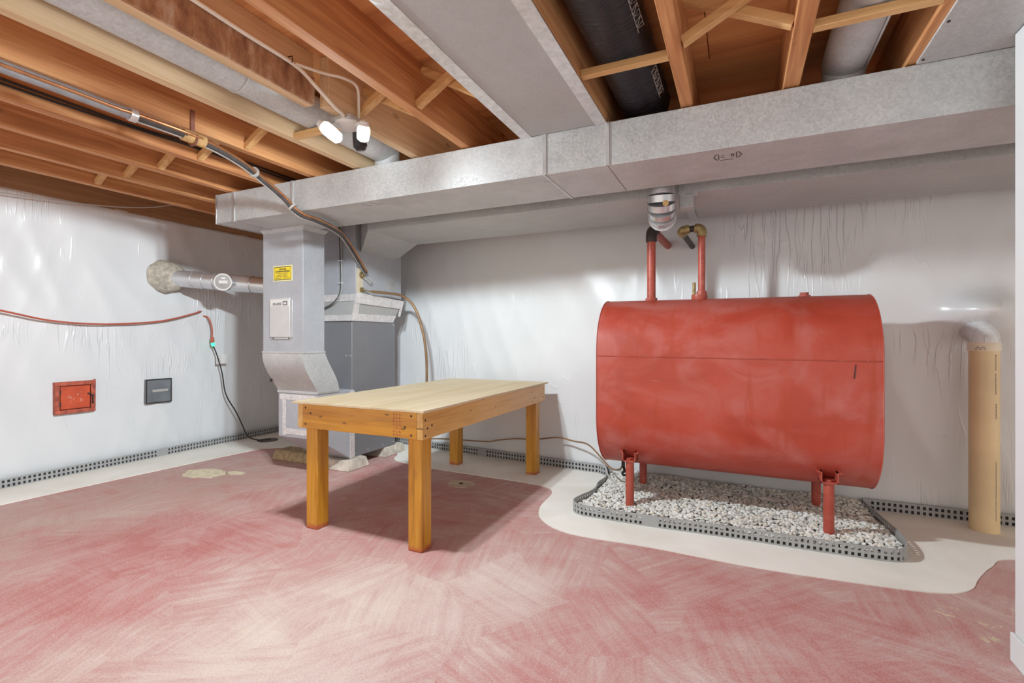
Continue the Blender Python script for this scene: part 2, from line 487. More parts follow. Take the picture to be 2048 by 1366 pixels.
class MB:
    def __init__(s):
        s.v = []
        s.f = []

    def add(s, vs, fs):
        o = len(s.v)
        s.v += [tuple(q) for q in vs]
        s.f += [tuple(i + o for i in f) for f in fs]
        return s

    def hull8(s, a):
        return s.add(a, [(0, 3, 2, 1), (4, 5, 6, 7), (0, 1, 5, 4), (1, 2, 6, 5), (2, 3, 7, 6), (3, 0, 4, 7)])

    def box(s, x0, x1, y0, y1, z0, z1):
        return s.hull8([(x0, y0, z0), (x1, y0, z0), (x1, y1, z0), (x0, y1, z0),
                        (x0, y0, z1), (x1, y0, z1), (x1, y1, z1), (x0, y1, z1)])

    def bar(s, p0, p1, wd, hg, up=(0, 0, 1)):
        p0, p1 = Vector(p0), Vector(p1)
        d = (p1 - p0).normalized()
        a = d.cross(Vector(up)).normalized() * wd / 2
        c = a.cross(d).normalized() * hg / 2
        return s.hull8([p0 - a - c, p0 + a - c, p1 + a - c, p1 - a - c,
                        p0 - a + c, p0 + a + c, p1 + a + c, p1 - a + c])

    def tube(s, path, r, n=10, caps=True):
        P = [Vector(p) for p in path]
        R = r if isinstance(r, (list, tuple)) else [r] * len(P)
        ref = None
        vs = []
        for i, p in enumerate(P):
            d = (P[min(i + 1, len(P) - 1)] - P[max(i - 1, 0)]).normalized()
            if ref is None:
                ref = d.orthogonal().normalized()
            a = (ref - d * ref.dot(d))
            a = a.normalized() if a.length > 1e-6 else d.orthogonal().normalized()
            ref = a
            c = d.cross(a)
            for k in range(n):
                q = 2 * math.pi * k / n
                vs.append(p + (a * math.cos(q) + c * math.sin(q)) * R[i])
        fs = []
        for i in range(len(P) - 1):
            for k in range(n):
                fs.append((i * n + k, i * n + (k + 1) % n, (i + 1) * n + (k + 1) % n, (i + 1) * n + k))
        if caps:
            fs.append(tuple(reversed(range(n))))
            fs.append(tuple((len(P) - 1) * n + k for k in range(n)))
        return s.add(vs, fs)

    def cyl(s, p0, p1, r, n=16, r1=None):
        return s.tube([p0, p1], [r, r if r1 is None else r1], n)

    def prism(s, poly, fn, a, b):
        """poly: 2D outline; fn(u, v, w) -> 3D point; extruded from w=a to w=b"""
        n = len(poly)
        vs = [fn(u, v, a) for u, v in poly] + [fn(u, v, b) for u, v in poly]
        tri = tessellate_polygon([[Vector((u, v, 0)) for u, v in poly]])
        fs = [tuple(q) for q in tri] + [tuple(n + i for i in reversed(q)) for q in tri]
        fs += [(i, (i + 1) % n, n + (i + 1) % n, n + i) for i in range(n)]
        return s.add(vs, fs)

    def ring(s, c, axis, r0, r1, w, n=24):
        """flat ring (washer) of thickness w along axis"""
        c, d = Vector(c), Vector(axis).normalized()
        a = d.orthogonal().normalized()
        e = d.cross(a)
        vs = []
        for k in range(n):
            q = 2 * math.pi * k / n
            u = a * math.cos(q) + e * math.sin(q)
            vs += [c + u * r0, c + u * r1, c + u * r1 + d * w, c + u * r0 + d * w]
        fs = []
        for k in range(n):
            i, j = 4 * k, 4 * ((k + 1) % n)
            for m_ in range(4):
                fs.append((i + m_, j + m_, j + (m_ + 1) % 4, i + (m_ + 1) % 4))
        return s.add(vs, fs)

    def build(s, name, mat, parent=None, bevel=0.0, angle=35, seg=2):
        me = bpy.data.meshes.new(name)
        me.from_pydata(s.v, [], s.f)
        bm = bmesh.new()
        bm.from_mesh(me)
        bmesh.ops.recalc_face_normals(bm, faces=bm.faces)
        bm.to_mesh(me)
        bm.free()
        for p in me.polygons:
            p.use_smooth = True
        me.set_sharp_from_angle(angle=math.radians(angle))
        me.materials.append(MATS[mat])
        o = bpy.data.objects.new(name, me)
        COL.objects.link(o)
        if bevel:
            md = o.modifiers.new('bevel', 'BEVEL')
            md.width = bevel
            md.segments = seg
            md.limit_method = 'ANGLE'
        if parent:
            attach(o, parent)
        return o


def attach(o, parent):
    o.parent = parent
    bpy.context.view_layer.update()
    o.matrix_parent_inverse = parent.matrix_world.inverted()


def tag(o, label, cat, group=None, kind=None):
    o['label'] = label
    o['category'] = cat
    if group:
        o['group'] = group
    if kind:
        o['kind'] = kind
    return o


def thing(name, label, cat, loc=(0, 0, 0), group=None):
    o = bpy.data.objects.new(name, None)
    o.empty_display_size = 0.1
    o.location = loc
    COL.objects.link(o)
    bpy.context.view_layer.update()
    return tag(o, label, cat, group)


def struct(o):
    o['kind'] = 'structure'
    return o


def copy_at(o, loc, parent=None):
    c = o.copy()
    COL.objects.link(c)
    c.location = loc
    return c


# ------------------------------------------------------------------ floor
fl = MB()
fl.box(-5.3, 4.2, -1.0, 4.6, -0.12, 0.0)
floor = struct(fl.build('floor', 'floor_paint'))

edge = [(-4.56, -0.95), (-4.52, 0.8), (-4.50, 1.54), (-4.46, 2.44), (-4.39, 3.30), (-4.30, 3.50), (-4.05, 3.62),
        (-3.60, 3.70), (-3.05, 3.86), (-2.85, 3.62), (-2.4, 3.535), (-1.909, 3.51), (-1.40, 3.475), (-1.23, 3.36),
        (-1.194, 3.03), (-1.10, 2.82), (-0.877, 2.69), (-0.43, 2.695), (0.053, 2.675), (0.468, 2.70), (0.80, 2.745),
        (0.94, 2.84), (1.02, 2.99), (1.13, 3.17), (1.275, 3.325), (1.8, 3.42), (4.1, 3.45)]
ed = [(p.x, p.y) for p in catmull([(x, y, 0) for x, y in edge], 5)]
poly = ed + [(4.1, 4.5), (-5.2, 4.5), (-5.2, -0.95)]
bd = MB().prism(poly, lambda u, v, q: (u, v, q), -0.02, 0.005)
bd.build('concrete_border', 'new_concrete', floor)
MB().tube([(-1.938 + 0.12 * math.cos(a), 3.257 + 0.09 * math.sin(a), 0.001) for a in [0]] + [(-1.938, 3.257, 0.003)], 0.001, 6)
pt = [(-1.938 + (0.105 + 0.012 * math.sin(3 * a)) * math.cos(a), 3.257 + (0.10 + 0.01 * math.cos(2 * a)) * math.sin(a))
      for a in [i * math.tau / 28 for i in range(28)]]
MB().prism(pt, lambda u, v, q: (u, v, q), -0.01, 0.004).build('cement_patch', 'patch_cement', floor)
MB().ring((-1.938, 3.257, 0.003), (0, 0, 1), 0.006, 0.017, 0.004, 14).build('drain_hole', 'dark_iron', floor)
# bare patches in the paint
for k, (cx, cy, rx, ry, ph) in enumerate([(-4.02, 2.62, 0.20, 0.13, 0.3), (-3.80, 2.73, 0.09, 0.05, 1.1)]):
    pt = [(cx + rx * (1 + 0.28 * noise.noise((math.cos(a) * 2 + k * 7, math.sin(a) * 2, 0))
                      + 0.2 * noise.noise((math.cos(a) * 7 + k, math.sin(a) * 7, 3))) * math.cos(a + ph),
           cy + ry * (1 + 0.28 * noise.noise((math.cos(a) * 2, math.sin(a) * 2 + k * 5, 9))) * math.sin(a + ph))
          for a in [i * math.tau / 40 for i in range(40)]]
    MB().prism(pt, lambda u, v, q: (u, v, q), -0.005, 0.0015).build('bare_patch', 'bare_cement', floor)


# ------------------------------------------------------------------ walls
def yback(x):
    pts = [(-5.3, 4.26), (-3.235, 4.235), (-1.411, 4.05), (-0.3, 3.965), (0.783, 3.92), (1.6, 3.93), (4.2, 3.95)]
    for (a, ya), (b_, yb) in zip(pts, pts[1:]):
        if x <= b_:
            u = (x - a) / (b_ - a)
            return ya + (yb - ya) * u
    return pts[-1][1]


def folds(u, z, seed):
    n = 0.011 * noise.noise((u * 1.1, z * 0.8, seed))
    s1 = u * 0.93 + z * 0.42
    t1 = -u * 0.42 + z * 0.93
    n += 0.012 * (1 - abs(noise.noise((s1 * 3.2, t1 * 0.55, seed + 4)))) ** 4
    s2 = u * 0.97 - z * 0.25
    n += 0.005 * (1 - abs(noise.noise((s2 * 5.5, z * 0.7, seed + 9)))) ** 6
    n += 0.003 * noise.noise((u * 6, z * 5, seed + 2))
    return n


def sheet(name, fn, u0, u1, z0, z1, du, dz):
    nu, nz = int((u1 - u0) / du), int((z1 - z0) / dz)
    vs, fs = [], []
    for i in range(nu + 1):
        for j in range(nz + 1):
            vs.append(fn(u0 + (u1 - u0) * i / nu, z0 + (z1 - z0) * j / nz))
    for i in range(nu):
        for j in range(nz):
            a = i * (nz + 1) + j
            fs.append((a, a + nz + 1, a + nz + 2, a + 1))
    me = bpy.data.meshes.new(name)
    me.from_pydata(vs, [], fs)
    for p in me.polygons:
        p.use_smooth = True
    me.materials.append(MATS['plastic_sheet'])
    o = bpy.data.objects.new(name, me)
    COL.objects.link(o)
    return struct(o)


def fback(x, z):
    y = yback(x) - folds(x, z, 1.3)
    # sheet drawn over the elbow of the drain pipe, and hanging fold beside it
    y -= 0.21 * math.exp(-((x - 1.31) / 0.14) ** 2 - ((z - 1.29) / 0.095) ** 2)
    y -= 0.03 * math.exp(-((x - 1.05) / 0.5) ** 2 - ((z - 1.45) / 0.3) ** 2)
    return (x, y, z)


wall_back = sheet('wall_back', fback, -5.25, 4.15, -0.02, 2.20, 0.034, 0.034)
wall_left = sheet('wall_left', lambda y, z: (-5.03 + folds(y, z, 6.1), y, z), -1.0, 4.4, -0.02, 2.27, 0.034, 0.034)
for o_, th in ((wall_back, 0.2), (wall_left, 0.2)):
    md = o_.modifiers.new('thickness', 'SOLIDIFY')
    md.thickness = th
    md.offset = -1.0
# wall_right: end of a painted partition
wr = MB().box(0.876, 1.02, -0.9, 2.287, 0, 2.186)
wall_right = struct(wr.build('wall_right', 'wall_paint', None, 0.004))
bb = MB().box(0.864, 0.876, -0.9, 2.289, 0, 0.10)
struct(bb.build('baseboard_right', 'wall_paint', None, 0.003))


# perforated drain strips
def perforated(name, path, h, pitch, mat, z0=0.0, th=0.006, parent=None, back=0.0):
    """a strip standing along a 2D path, two rows of square holes"""
    P = [Vector((x, y, 0)) for x, y in path]
    L = [0]
    for a, b_ in zip(P, P[1:]):
        L.append(L[-1] + (b_ - a).length)

    def at(s):
        s = max(0, min(L[-1], s))
        for i in range(len(P) - 1):
            if s <= L[i + 1] or i == len(P) - 2:
                u = (s - L[i]) / max(1e-9, L[i + 1] - L[i])
                d = (P[i + 1] - P[i]).normalized()
                return P[i].lerp(P[i + 1], u), Vector((-d.y, d.x, 0))
    n = int(L[-1] / pitch)
    xs = []
    for k in range(n):
        xs += [k * pitch, k * pitch + pitch * 0.5]
    xs.append(n * pitch)
    zs = [0, h * 0.14, h * 0.40, h * 0.58, h * 0.84, h]
    vs, fs = [], []
    nz = len(zs)
    for x in xs:
        p, nn = at(x)
        for side in (0, 1):
            for z in zs:
                q = p + nn * (th * (side - 0.5))
                vs.append((q.x, q.y, z0 + z))
    st_ = 2 * nz

    def solid(i, j):
        if i < 0 or j < 0 or i >= len(xs) - 1 or j >= nz - 1:
            return False
        k = i // 2
        if k % 46 in (44, 45, 0):
            return True
        return not (i % 2 == 1 and j in (1, 3))
    for i in range(len(xs) - 1):
        for j in range(nz - 1):
            if not solid(i, j):
                continue
            a = i * st_ + j
            c_ = (i + 1) * st_ + j
            fs.append((a, c_, c_ + 1, a + 1))
            fs.append((a + nz, a + nz + 1, c_ + nz + 1, c_ + nz))
            if not solid(i - 1, j):
                fs.append((a, a + 1, a + nz + 1, a + nz))
            if not solid(i + 1, j):
                fs.append((c_, c_ + nz, c_ + nz + 1, c_ + 1))
            if not solid(i, j - 1):
                fs.append((a, a + nz, c_ + nz, c_))
            if not solid(i, j + 1):
                fs.append((a + 1, c_ + 1, c_ + nz + 1, a + nz + 1))
    o = MB().add(vs, fs).build(name, mat, parent)
    if back:
        q = []
        for x in xs:
            p, nn = at(x)
            q.append(p + nn * back)
        m2 = MB()
        for a, c_ in zip(q, q[1:]):
            m2.hull8([(a.x, a.y, z0), (c_.x, c_.y, z0), (c_.x + 0.001, c_.y + 0.001, z0), (a.x + 0.001, a.y + 0.001, z0),
                      (a.x, a.y, z0 + h * 0.97), (c_.x, c_.y, z0 + h * 0.97), (c_.x + 0.001, c_.y + 0.001, z0 + h * 0.97), (a.x + 0.001, a.y + 0.001, z0 + h * 0.97)])
        m2.build('channel_shade_strip', 'channel_shade', o)  # dark strip added behind the holes, painted shade of the hollow channel
    return o


pb = [(x, yback(x) - 0.035) for x in [-4.95 + 0.1 * i for i in range(41)]]
bl = perforated('baseboard_left', [(-4.965, 4.2), (-4.965, -0.9)], 0.075, 0.030, 'edging', 0.0, 0.006, None, -0.012)
struct(bl)
bk1 = perforated('baseboard_back', [p for p in pb if p[0] < -1.0] + [(-0.97, 3.93), (-0.93, 3.80)], 0.075, 0.030, 'edging', 0.0, 0.006, None, 0.012)
struct(bk1)
bk2 = perforated('baseboard_back', [(0.74, 3.872), (0.9, 3.88), (1.6, 3.885), (3.9, 3.90)], 0.075, 0.030, 'edging', 0.0, 0.006, None, 0.012)
struct(bk2)

# ------------------------------------------------------------------ ceiling: deck, joists, bridging
ceil = MB()
ceil.box(-5.3, 4.2, -1.0, 4.6, 2.456, 2.56)
ceiling = struct(ceil.build('ceiling', 'plywood_deck'))
ZJ, JH = 2.20, 0.237
# plywood sheets, staggered
for i, x0 in enumerate([-5.0, -2.56, -0.12, 2.32]):
    for j in range(-1, 4):
        y0 = max(-0.95, j * 1.22 + 0.05)
        sh = 0.0 if j % 2 else 0.9
        xa, xb = x0 + sh, x0 + sh + 2.435
        MB().box(xa, min(xb, 4.1), y0, min(4.5, j * 1.22 + 1.265), 2.438, 2.4565).build('plywood_sheet', 'plywood_deck', ceiling)
JX = [-4.16, -3.81, -3.43, -3.03, -2.61, -2.22, -1.835, -1.425, -1.047, -0.642, -0.243, 0.175, 0.597, 1.0, 1.41, 1.82, 2.22, 2.63, 3.03, 3.43]
JW = 0.053
pale = {-2.22, -1.835}
for x in JX:
    y1 = 1.67 if x == -1.835 else 4.2
    wd = 0.062 if x == 0.175 else JW
    MB().box(x, x + wd, -0.95, y1, ZJ, ZJ + JH + 0.001).build('joist', 'joist_pale' if x in pale else 'joist_wood', ceiling, 0.003)
MB().box(-1.775, -1.722, 1.70, 4.2, ZJ, ZJ + JH).build('joist', 'joist_pale', ceiling, 0.003)
MB().box(-1.782, -1.770, -0.95, 1.665, ZJ + 0.001, ZJ + 0.125).build('stained_board', 'stained_wood', ceiling, 0.001)
MB().box(-5.06, -5.015, -0.95, 4.3, 2.26, ZJ + JH).build('rim_board', 'rim_wood', ceiling)
MB().box(-5.0, 4.1, 4.21, 4.25, ZJ, ZJ + JH).build('rim_board', 'joist_wood', ceiling)
# bridging row
YB = 1.93
edges_r = {x: x + (0.062 if x == 0.175 else JW) for x in JX}
for a, b_ in zip(JX, JX[1:]):
    xa, xb = edges_r[a], b_
    if a in (-1.047,):
        continue
    if a in (-0.642, 0.175, -2.22):
        yy = YB + (0.03 if a == -0.642 else 0.06 if a == 0.175 else -0.02)
        xe = -1.772 if a == -2.22 else xb
        MB().bar((xa, yy, ZJ + 0.0145), (xe, yy, ZJ + 0.0145), 0.036, 0.029).build('bridging', 'brace_wood', ceiling, 0.002)
        continue
    if a > 0.5:
        continue
    MB().bar((xa, YB - 0.022, ZJ + 0.02), (xb, YB - 0.022, ZJ + JH - 0.03), 0.036, 0.034).build('bridging', 'brace_wood', ceiling, 0.002)
    MB().bar((xa, YB + 0.022, ZJ + JH - 0.03), (xb, YB + 0.022, ZJ + 0.02), 0.036, 0.034).build('bridging', 'brace_wood', ceiling, 0.002)

# ------------------------------------------------------------------ joist-bay sheet-metal pans
pan = thing('joist_pan', 'flat gray sheet metal joist pan with foil taped edges', 'duct panel', (-0.82, 1.0, 2.19))
MB().box(-1.0, -0.637, -0.95, 2.385, 2.188, 2.199).build('pan_sheet', 'sheet_matte', pan)
for x0, x1 in ((-1.049, -0.990), (-0.646, -0.588)):
    MB().box(x0, x1, -0.95, 2.39, 2.1845, 2.1885).build('foil_strip', 'foil_tape', pan)
pan2 = thing('joist_pan', 'gray sheet metal joist pan beside the white painted partition', 'duct panel', (0.9, 1.0, 2.19))
MB().box(0.628, 1.04, -0.95, 2.385, 2.189, 2.199).build('pan_sheet', 'galvanized', pan2)
for y in (1.3, 1.7, 2.1, 2.35):
    MB().cyl((0.64, y, 2.190), (0.64, y, 2.185), 0.005, 8).build('nail_head', 'dark_iron', pan2)

# ------------------------------------------------------------------ main trunk duct
ZB, ZT = 1.978, 2.192
YF, YK = 2.392, 2.858
trunk = thing('trunk_duct', 'long rectangular galvanized trunk duct hung under the joists', 'duct', (-1.0, 2.6, ZB))
segs = [(-3.53, -3.34), (-3.34, -2.75), (-2.75, -0.918), (-0.918, -0.586), (-0.586, 2.2)]
for x0, x1 in segs:
    MB().box(x0 + 0.0015, x1 - 0.0015, YF, YK, ZB, ZT).build('duct_section', 'galvanized', trunk, 0.002)
for x in (-3.34, -2.75, -0.918, -0.586):
    wd = 0.011
    c_ = MB()
    c_.box(x - wd, x + wd, YF - 0.006, YF + 0.002, ZB, ZT)
    if x in (-3.34, -0.918):
        c_.box(x - wd * 0.5, x + wd * 0.5, YF - 0.006, YK + 0.004, ZB - 0.005, ZB + 0.002)
    c_.build('drive_cleat', 'cleat', trunk, 0.001)
MB().box(-3.545, -3.53, YF - 0.004, YK + 0.004, ZB - 0.004, ZT + 0.002).build('end_cap', 'galvanized_bright', trunk, 0.002)
# stamped marks under the duct


def strokes_on(name, parent, z, segs2d, org, sc, wd=0.004, ang=0.0, mat='print_dark'):
    m_ = MB()
    ca, sa = math.cos(ang), math.sin(ang)
    for (x0, y0, x1, y1) in segs2d:
        a = (org[0] + (x0 * ca - y0 * sa) * sc, org[1] + (x0 * sa + y0 * ca) * sc, z)
        b2 = (org[0] + (x1 * ca - y1 * sa) * sc, org[1] + (x1 * sa + y1 * ca) * sc, z)
        m_.bar(a, b2, wd, 0.0012)
    return m_.build(name, mat, parent)


# "<| E_0 |>" arrow stamp (seen from below: +Y is down in the picture)
mark = [(-0.5, 0.0, -0.38, -0.35), (-0.5, 0.0, -0.38, 0.35), (-0.32, -0.32, -0.32, 0.32),
        (0.5, 0.0, 0.38, -0.35), (0.5, 0.0, 0.38, 0.35), (0.32, -0.32, 0.32, 0.32),
        (-0.22, -0.1, -0.12, -0.1), (-0.22, 0.12, -0.10, 0.12), (-0.3, 0.02, -0.22, 0.02),
        (-0.3, 0.42, 0.2, 0.42), (0.14, -0.15, 0.22, -0.15), (0.14, 0.1, 0.22, 0.1), (0.14, -0.15, 0.14, 0.1), (0.22, -0.15, 0.22, 0.1)]
strokes_on('stamp', trunk, ZB - 0.0005, mark, (-0.045, 2.50), 0.12, 0.004)
strokes_on('scribble', trunk, ZB - 0.0005, [(-0.5, -0.2, -0.25, 0.3), (0.0, -0.2, 0.25, 0.25), (0.25, 0.25, 0.55, 0.1)], (-2.11, 2.45), 0.13, 0.003, 0, 'print_gray')
strokes_on('scribble', trunk, ZB - 0.0005, [(-0.3, -0.2, 0.0, 0.2), (0.0, 0.2, 0.2, -0.1)], (-0.93, 2.50), 0.08, 0.003, 0, 'print_gray')

# second trunk (behind)
ret = thing('return_duct', 'wide dull galvanized duct running along the back wall', 'duct', (-0.5, 3.4, ZB))
for x0, x1 in ((-2.67, -0.30), (-0.30, 2.2)):
    MB().box(x0, x1, 3.045, 3.705, ZB, ZT).build('duct_section', 'galvanized_dull', ret, 0.002)
MB().hull8([(-3.0, 3.335, 1.872), (-2.67, 3.05, ZB), (-2.67, 3.705, ZB), (-3.0, 3.825, 1.872),
            (-3.0, 3.335, ZT), (-2.67, 3.05, ZT), (-2.67, 3.705, ZT), (-3.0, 3.825, ZT)]).build('transition', 'galvanized_dull', ret, 0.002)
sm = MB()
sm.box(-0.318, -0.282, 3.036, 3.71, ZB - 0.006, ZB + 0.002)
sm.box(-0.318, -0.282, 3.036, 3.046, ZB, ZT)
sm.build('drive_cleat', 'cleat', ret, 0.001)
for x in (-2.1, -1.55, -0.9, 0.5, 1.2):
    MB().box(x - 0.02, x + 0.02, 3.035, 3.05, 2.02, 2.03).build('screw_tab', 'cleat', ret)

# round elbow between the ducts
elb = thing('round_duct_elbow', 'shiny round sheet metal duct elbow between the two trunk ducts', 'duct elbow', (-0.40, 2.95, 1.76))
pth = [(-0.405, 2.95, 2.19), (-0.405, 2.95, 1.95)]
MB().tube(pth, 0.076, 28).build('collar', 'galvanized_bright', elb)
cen = Vector((-0.405, 2.95, 1.95))
dirh = Vector((-0.10, 0.99, 0)).normalized()
Rb = 0.092
prev = None
gore = []
for k, a in enumerate([0, 22.5, 45, 67.5, 90]):
    q = math.radians(a)
    gore.append(cen + dirh * (Rb * (1 - math.cos(q))) - Vector((0, 0, 1)) * (Rb * math.sin(q)))
for k in range(4):
    r0 = 0.0775 if k % 2 else 0.0755
    MB().tube([gore[k], gore[k + 1]], r0, 28).build('gore', 'galvanized_bright', elb)
    d_ = (gore[k + 1] - gore[k]).normalized()
    MB().ring(gore[k] - d_ * 0.003, d_, 0.07, 0.0805, 0.006, 28).build('crimp_bead', 'galvanized_bright', elb)
endp = gore[-1] + dirh * 0.05
MB().tube([gore[-1], endp], 0.077, 28).build('outlet', 'galvanized_bright', elb)
MB().ring(endp - dirh * 0.004, dirh, 0.07, 0.082, 0.008, 28).build('crimp_bead', 'galvanized_bright', elb)
sk = MB()
sk.bar((-0.36, 2.8705, 1.895), (-0.335, 2.874, 1.895), 0.03, 0.03, (0, 0, 1))
MB().cyl((-0.372, 2.876, 1.888), (-0.372, 2.872, 1.888), 0.017, 12).build('sealant_dab', 'foam_block', elb)
# side boot beside the elbow
boot = thing('duct_boot', 'small dented sheet metal boot beside the round duct elbow', 'duct boot', (-0.26, 3.1, 1.85))
MB().box(-0.318, -0.240, 3.050, 3.150, 1.895, 1.9785).build('boot_body', 'galvanized_dull', boot, 0.006)
MB().bar((-0.243, 3.060, 1.969), (-0.215, 3.060, 1.969), 0.012, 0.018).build('flange', 'cleat', boot)
hs = MB()
hs.bar((-0.292, 3.150, 1.9705), (-0.284, 3.700, 1.9705), 0.045, 0.004)
hs.build('strap', 'cleat', boot)

# ------------------------------------------------------------------ return drop
drop = thing('return_drop', 'tall bluish galvanized return drop with curved offset beside the furnace', 'duct', (-3.23, 2.95, 0.08))
XA, XB = -3.450, -3.011
MB().box(XA, XB, 2.719, 2.932, 1.012, 1.955).build('riser', 'galvanized_blue', drop, 0.003)
MB().hull8([(XA, 2.719, 1.95), (XB, 2.719, 1.95), (XB, 2.932, 1.95), (XA, 2.932, 1.95),
            (XA - 0.012, 2.70, ZB), (XB + 0.03, 2.70, ZB), (XB + 0.03, 2.95, ZB), (XA - 0.012, 2.95, ZB)]).build('top_flange', 'galvanized', drop, 0.002)
fr, bkc = [], []
for i in range(17):
    u = i / 16
    s_ = u * u * (3 - 2 * u)
    z = 1.012 + (0.690 - 1.012) * u
    fr.append((2.716 - 0.018 * math.sin(math.pi * u) + (2.862 - 2.716) * (s_ * 0.55 + 0.45 * u ** 1.6), z))
    bkc.append((2.935 + (3.088 - 2.935) * (s_ * 0.6 + 0.4 * math.sin(u * math.pi / 2)), z))
MB().prism(fr + bkc[::-1], lambda u, v, q: (q, u, v), XA - 0.002, XB + 0.002).build('offset', 'galvanized', drop, 0.0, 25)
MB().box(XA - 0.006, XB + 0.006, 2.712, 2.939, 1.004, 1.020).build('seam_band', 'cleat', drop, 0.002)
MB().box(XA - 0.006, XB + 0.006, 2.856, 3.093, 0.676, 0.697).build('seam_band', 'cleat', drop, 0.002)
MB().prism([(2.864, 0.68), (3.264, 0.68), (3.264, 0.09), (3.225, 0.09), (2.864, 0.315)],
           lambda u, v, q: (q, u, v), XA, XB).build('filter_base', 'galvanized_blue', drop, 0.004)
tp = MB()
tp.box(XA + 0.05, XA + 0.085, 2.8595, 2.866, 0.33, 0.668)
tp.box(XA + 0.05, XB - 0.02, 2.861, 2.8655, 0.34, 0.385)
tp.box(XA + 0.02, XB - 0.02, 2.861, 2.8655, 0.62, 0.665)
tp.build('foil_seal', 'foil_tape_printed', drop)
MB().box(XB - 0.002, XB + 0.003, 3.215, 3.27, 0.09, 0.67).build('foil_seal', 'foil_tape_printed', drop)
MB().cyl((XA - 0.01, 2.80, 0.79), (XA + 0.004, 2.79, 0.775), 0.010, 8).build('bolt', 'dark_iron', drop)
# yellow sticker
MB().box(-3.332, -3.123, 2.7165, 2.719, 1.568, 1.690).build('sticker', 'label_pale', drop)
stk = drop.children[-1]
MB().box(-3.322, -3.133, 2.7158, 2.7168, 1.578, 1.680).build('sticker_field', 'label_yellow', stk)
pr = MB()
for z0, z1 in ((1.676, 1.681), (1.577, 1.582)):
    pr.box(-3.321, -3.134, 2.7152, 2.7162, z0, z1)
for x0, x1 in ((-3.322, -3.319), (-3.136, -3.133)):
    pr.box(x0, x1, 2.7152, 2.7162, 1.578, 1.680)


def text_row(mb, xa, xb, y, za, zb, fill=0.7, seed=0, slant=0.0):
    rr = random.Random(seed)
    x = xa
    while x < xb:
        wl = rr.uniform(0.5, 1.0) * (zb - za) * 0.62
        h1 = za + (zb - za) * rr.choice([0.75, 1, 1])
        mb.hull8([(x, y, za), (x + wl, y, za), (x + wl, y + 0.0009, za), (x, y + 0.0009, za),
                  (x + slant, y, h1), (x + wl + slant, y, h1), (x + wl + slant, y + 0.0009, h1), (x + slant, y + 0.0009, h1)])
        x += wl + (zb - za) * (0.22 if rr.random() < fill else 0.7)


text_row(pr, -3.262, -3.190, 2.7152, 1.655, 1.668, 1, 1)
text_row(pr, -3.305, -3.150, 2.7152, 1.638, 1.650, 1, 2)
pr.build('sticker_print', 'print_dark', stk)
pr = MB()
for z, a, b_ in ((1.626, -3.300, -3.170), (1.614, -3.285, -3.180), (1.602, -3.300, -3.170), (1.588, -3.312, -3.245)):
    text_row(pr, a, b_, 2.7152, z, z + 0.006, 0.7, int(z * 1000))
text_row(pr, -3.215, -3.145, 2.7152, 1.588, 1.594, 0.7, 3)
pr.build('sticker_print', 'brass', stk)
# access cover
MB().box(-3.362, -3.140, 2.708, 2.719, 1.130, 1.437).build('filter_cover', 'panel_white', drop, 0.004)
cov = drop.children[-1]
MB().box(-3.352, -3.150, 2.7065, 2.7085, 1.372, 1.424).build('cover_label', 'label_white', cov)
pr = MB()
text_row(pr, -3.325, -3.232, 2.7055, 1.380, 1.400, 1, 11, 0.005)
pr.build('cover_print', 'print_gray', cov)
MB().box(-3.215, -3.163, 2.7055, 2.7065, 1.378, 1.412).build('cover_print', 'print_gray', cov)
MB().box(-3.205, -3.176, 2.7048, 2.7058, 1.386, 1.400).build('cover_print', 'label_white', cov)
MB().box(-3.136, -3.116, 2.710, 2.719, 1.128, 1.42).build('side_channel', 'cleat', drop, 0.002)
MB().box(-3.345, -3.135, 2.709, 2.719, 1.116, 1.128).build('bottom_channel', 'cleat', drop, 0.002)
for x in (-3.32, -3.15):
    MB().cyl((x, 2.709, 1.122), (x, 2.706, 1.122), 0.005, 8).build('screw', 'dark_iron', drop)

# ------------------------------------------------------------------ furnace and plenum
fur = thing('furnace', 'dark gray furnace cabinet standing on concrete blocks behind the workbench', 'furnace', (-3.3, 3.55, 0.085))
FX0, FX1, FY0, FY1 = -3.56, -3.036, 3.267, 3.855
MB().box(FX0, FX1, FY0, FY1, 0.085, 1.276).build('cabinet', 'cabinet_gray', fur, 0.006)
for z in (0.12, 1.25):
    for y in (FY0 + 0.03, FY0 + 0.2, FY0 + 0.4, FY1 - 0.03):
        if z > 1 and y != FY1 - 0.03:
            continue
        MB().cyl((FX1 - 0.001, y, z), (FX1 + 0.003, y, z), 0.006, 8).build('screw', 'screw', fur)
for x in (-3.10, -3.055):
    MB().cyl((x, FY0 + 0.001, 0.97), (x, FY0 - 0.003, 0.97), 0.006, 8).build('screw', 'screw', fur)
MB().hull8([(FX0 + 0.02, FY0 - 0.01, 1.276), (FX1 + 0.005, FY0 - 0.01, 1.276), (FX1 + 0.005, 3.81, 1.276), (FX0 + 0.02, 3.81, 1.276),
            (FX0 + 0.02, FY0 + 0.005, 1.50), (-2.985, FY0 + 0.005, 1.50), (-2.985, 3.915, 1.47), (FX0 + 0.02, 3.915, 1.47)]).build('coil_case', 'sheet_matte', fur, 0.003)
tp = MB()
o_ = 0.004
tp.hull8([(FX1 + 0.006, FY0 - 0.012, 1.272), (FX1 + 0.006 + o_, FY0 - 0.012, 1.272), (FX1 + 0.006 + o_, 3.81, 1.272), (FX1 + 0.006, 3.81, 1.272),
          (FX1 + 0.016, FY0 - 0.008, 1.335), (FX1 + 0.020 + o_, FY0 - 0.008, 1.335), (FX1 + 0.020 + o_, 3.84, 1.335), (FX1 + 0.016, 3.84, 1.335)])
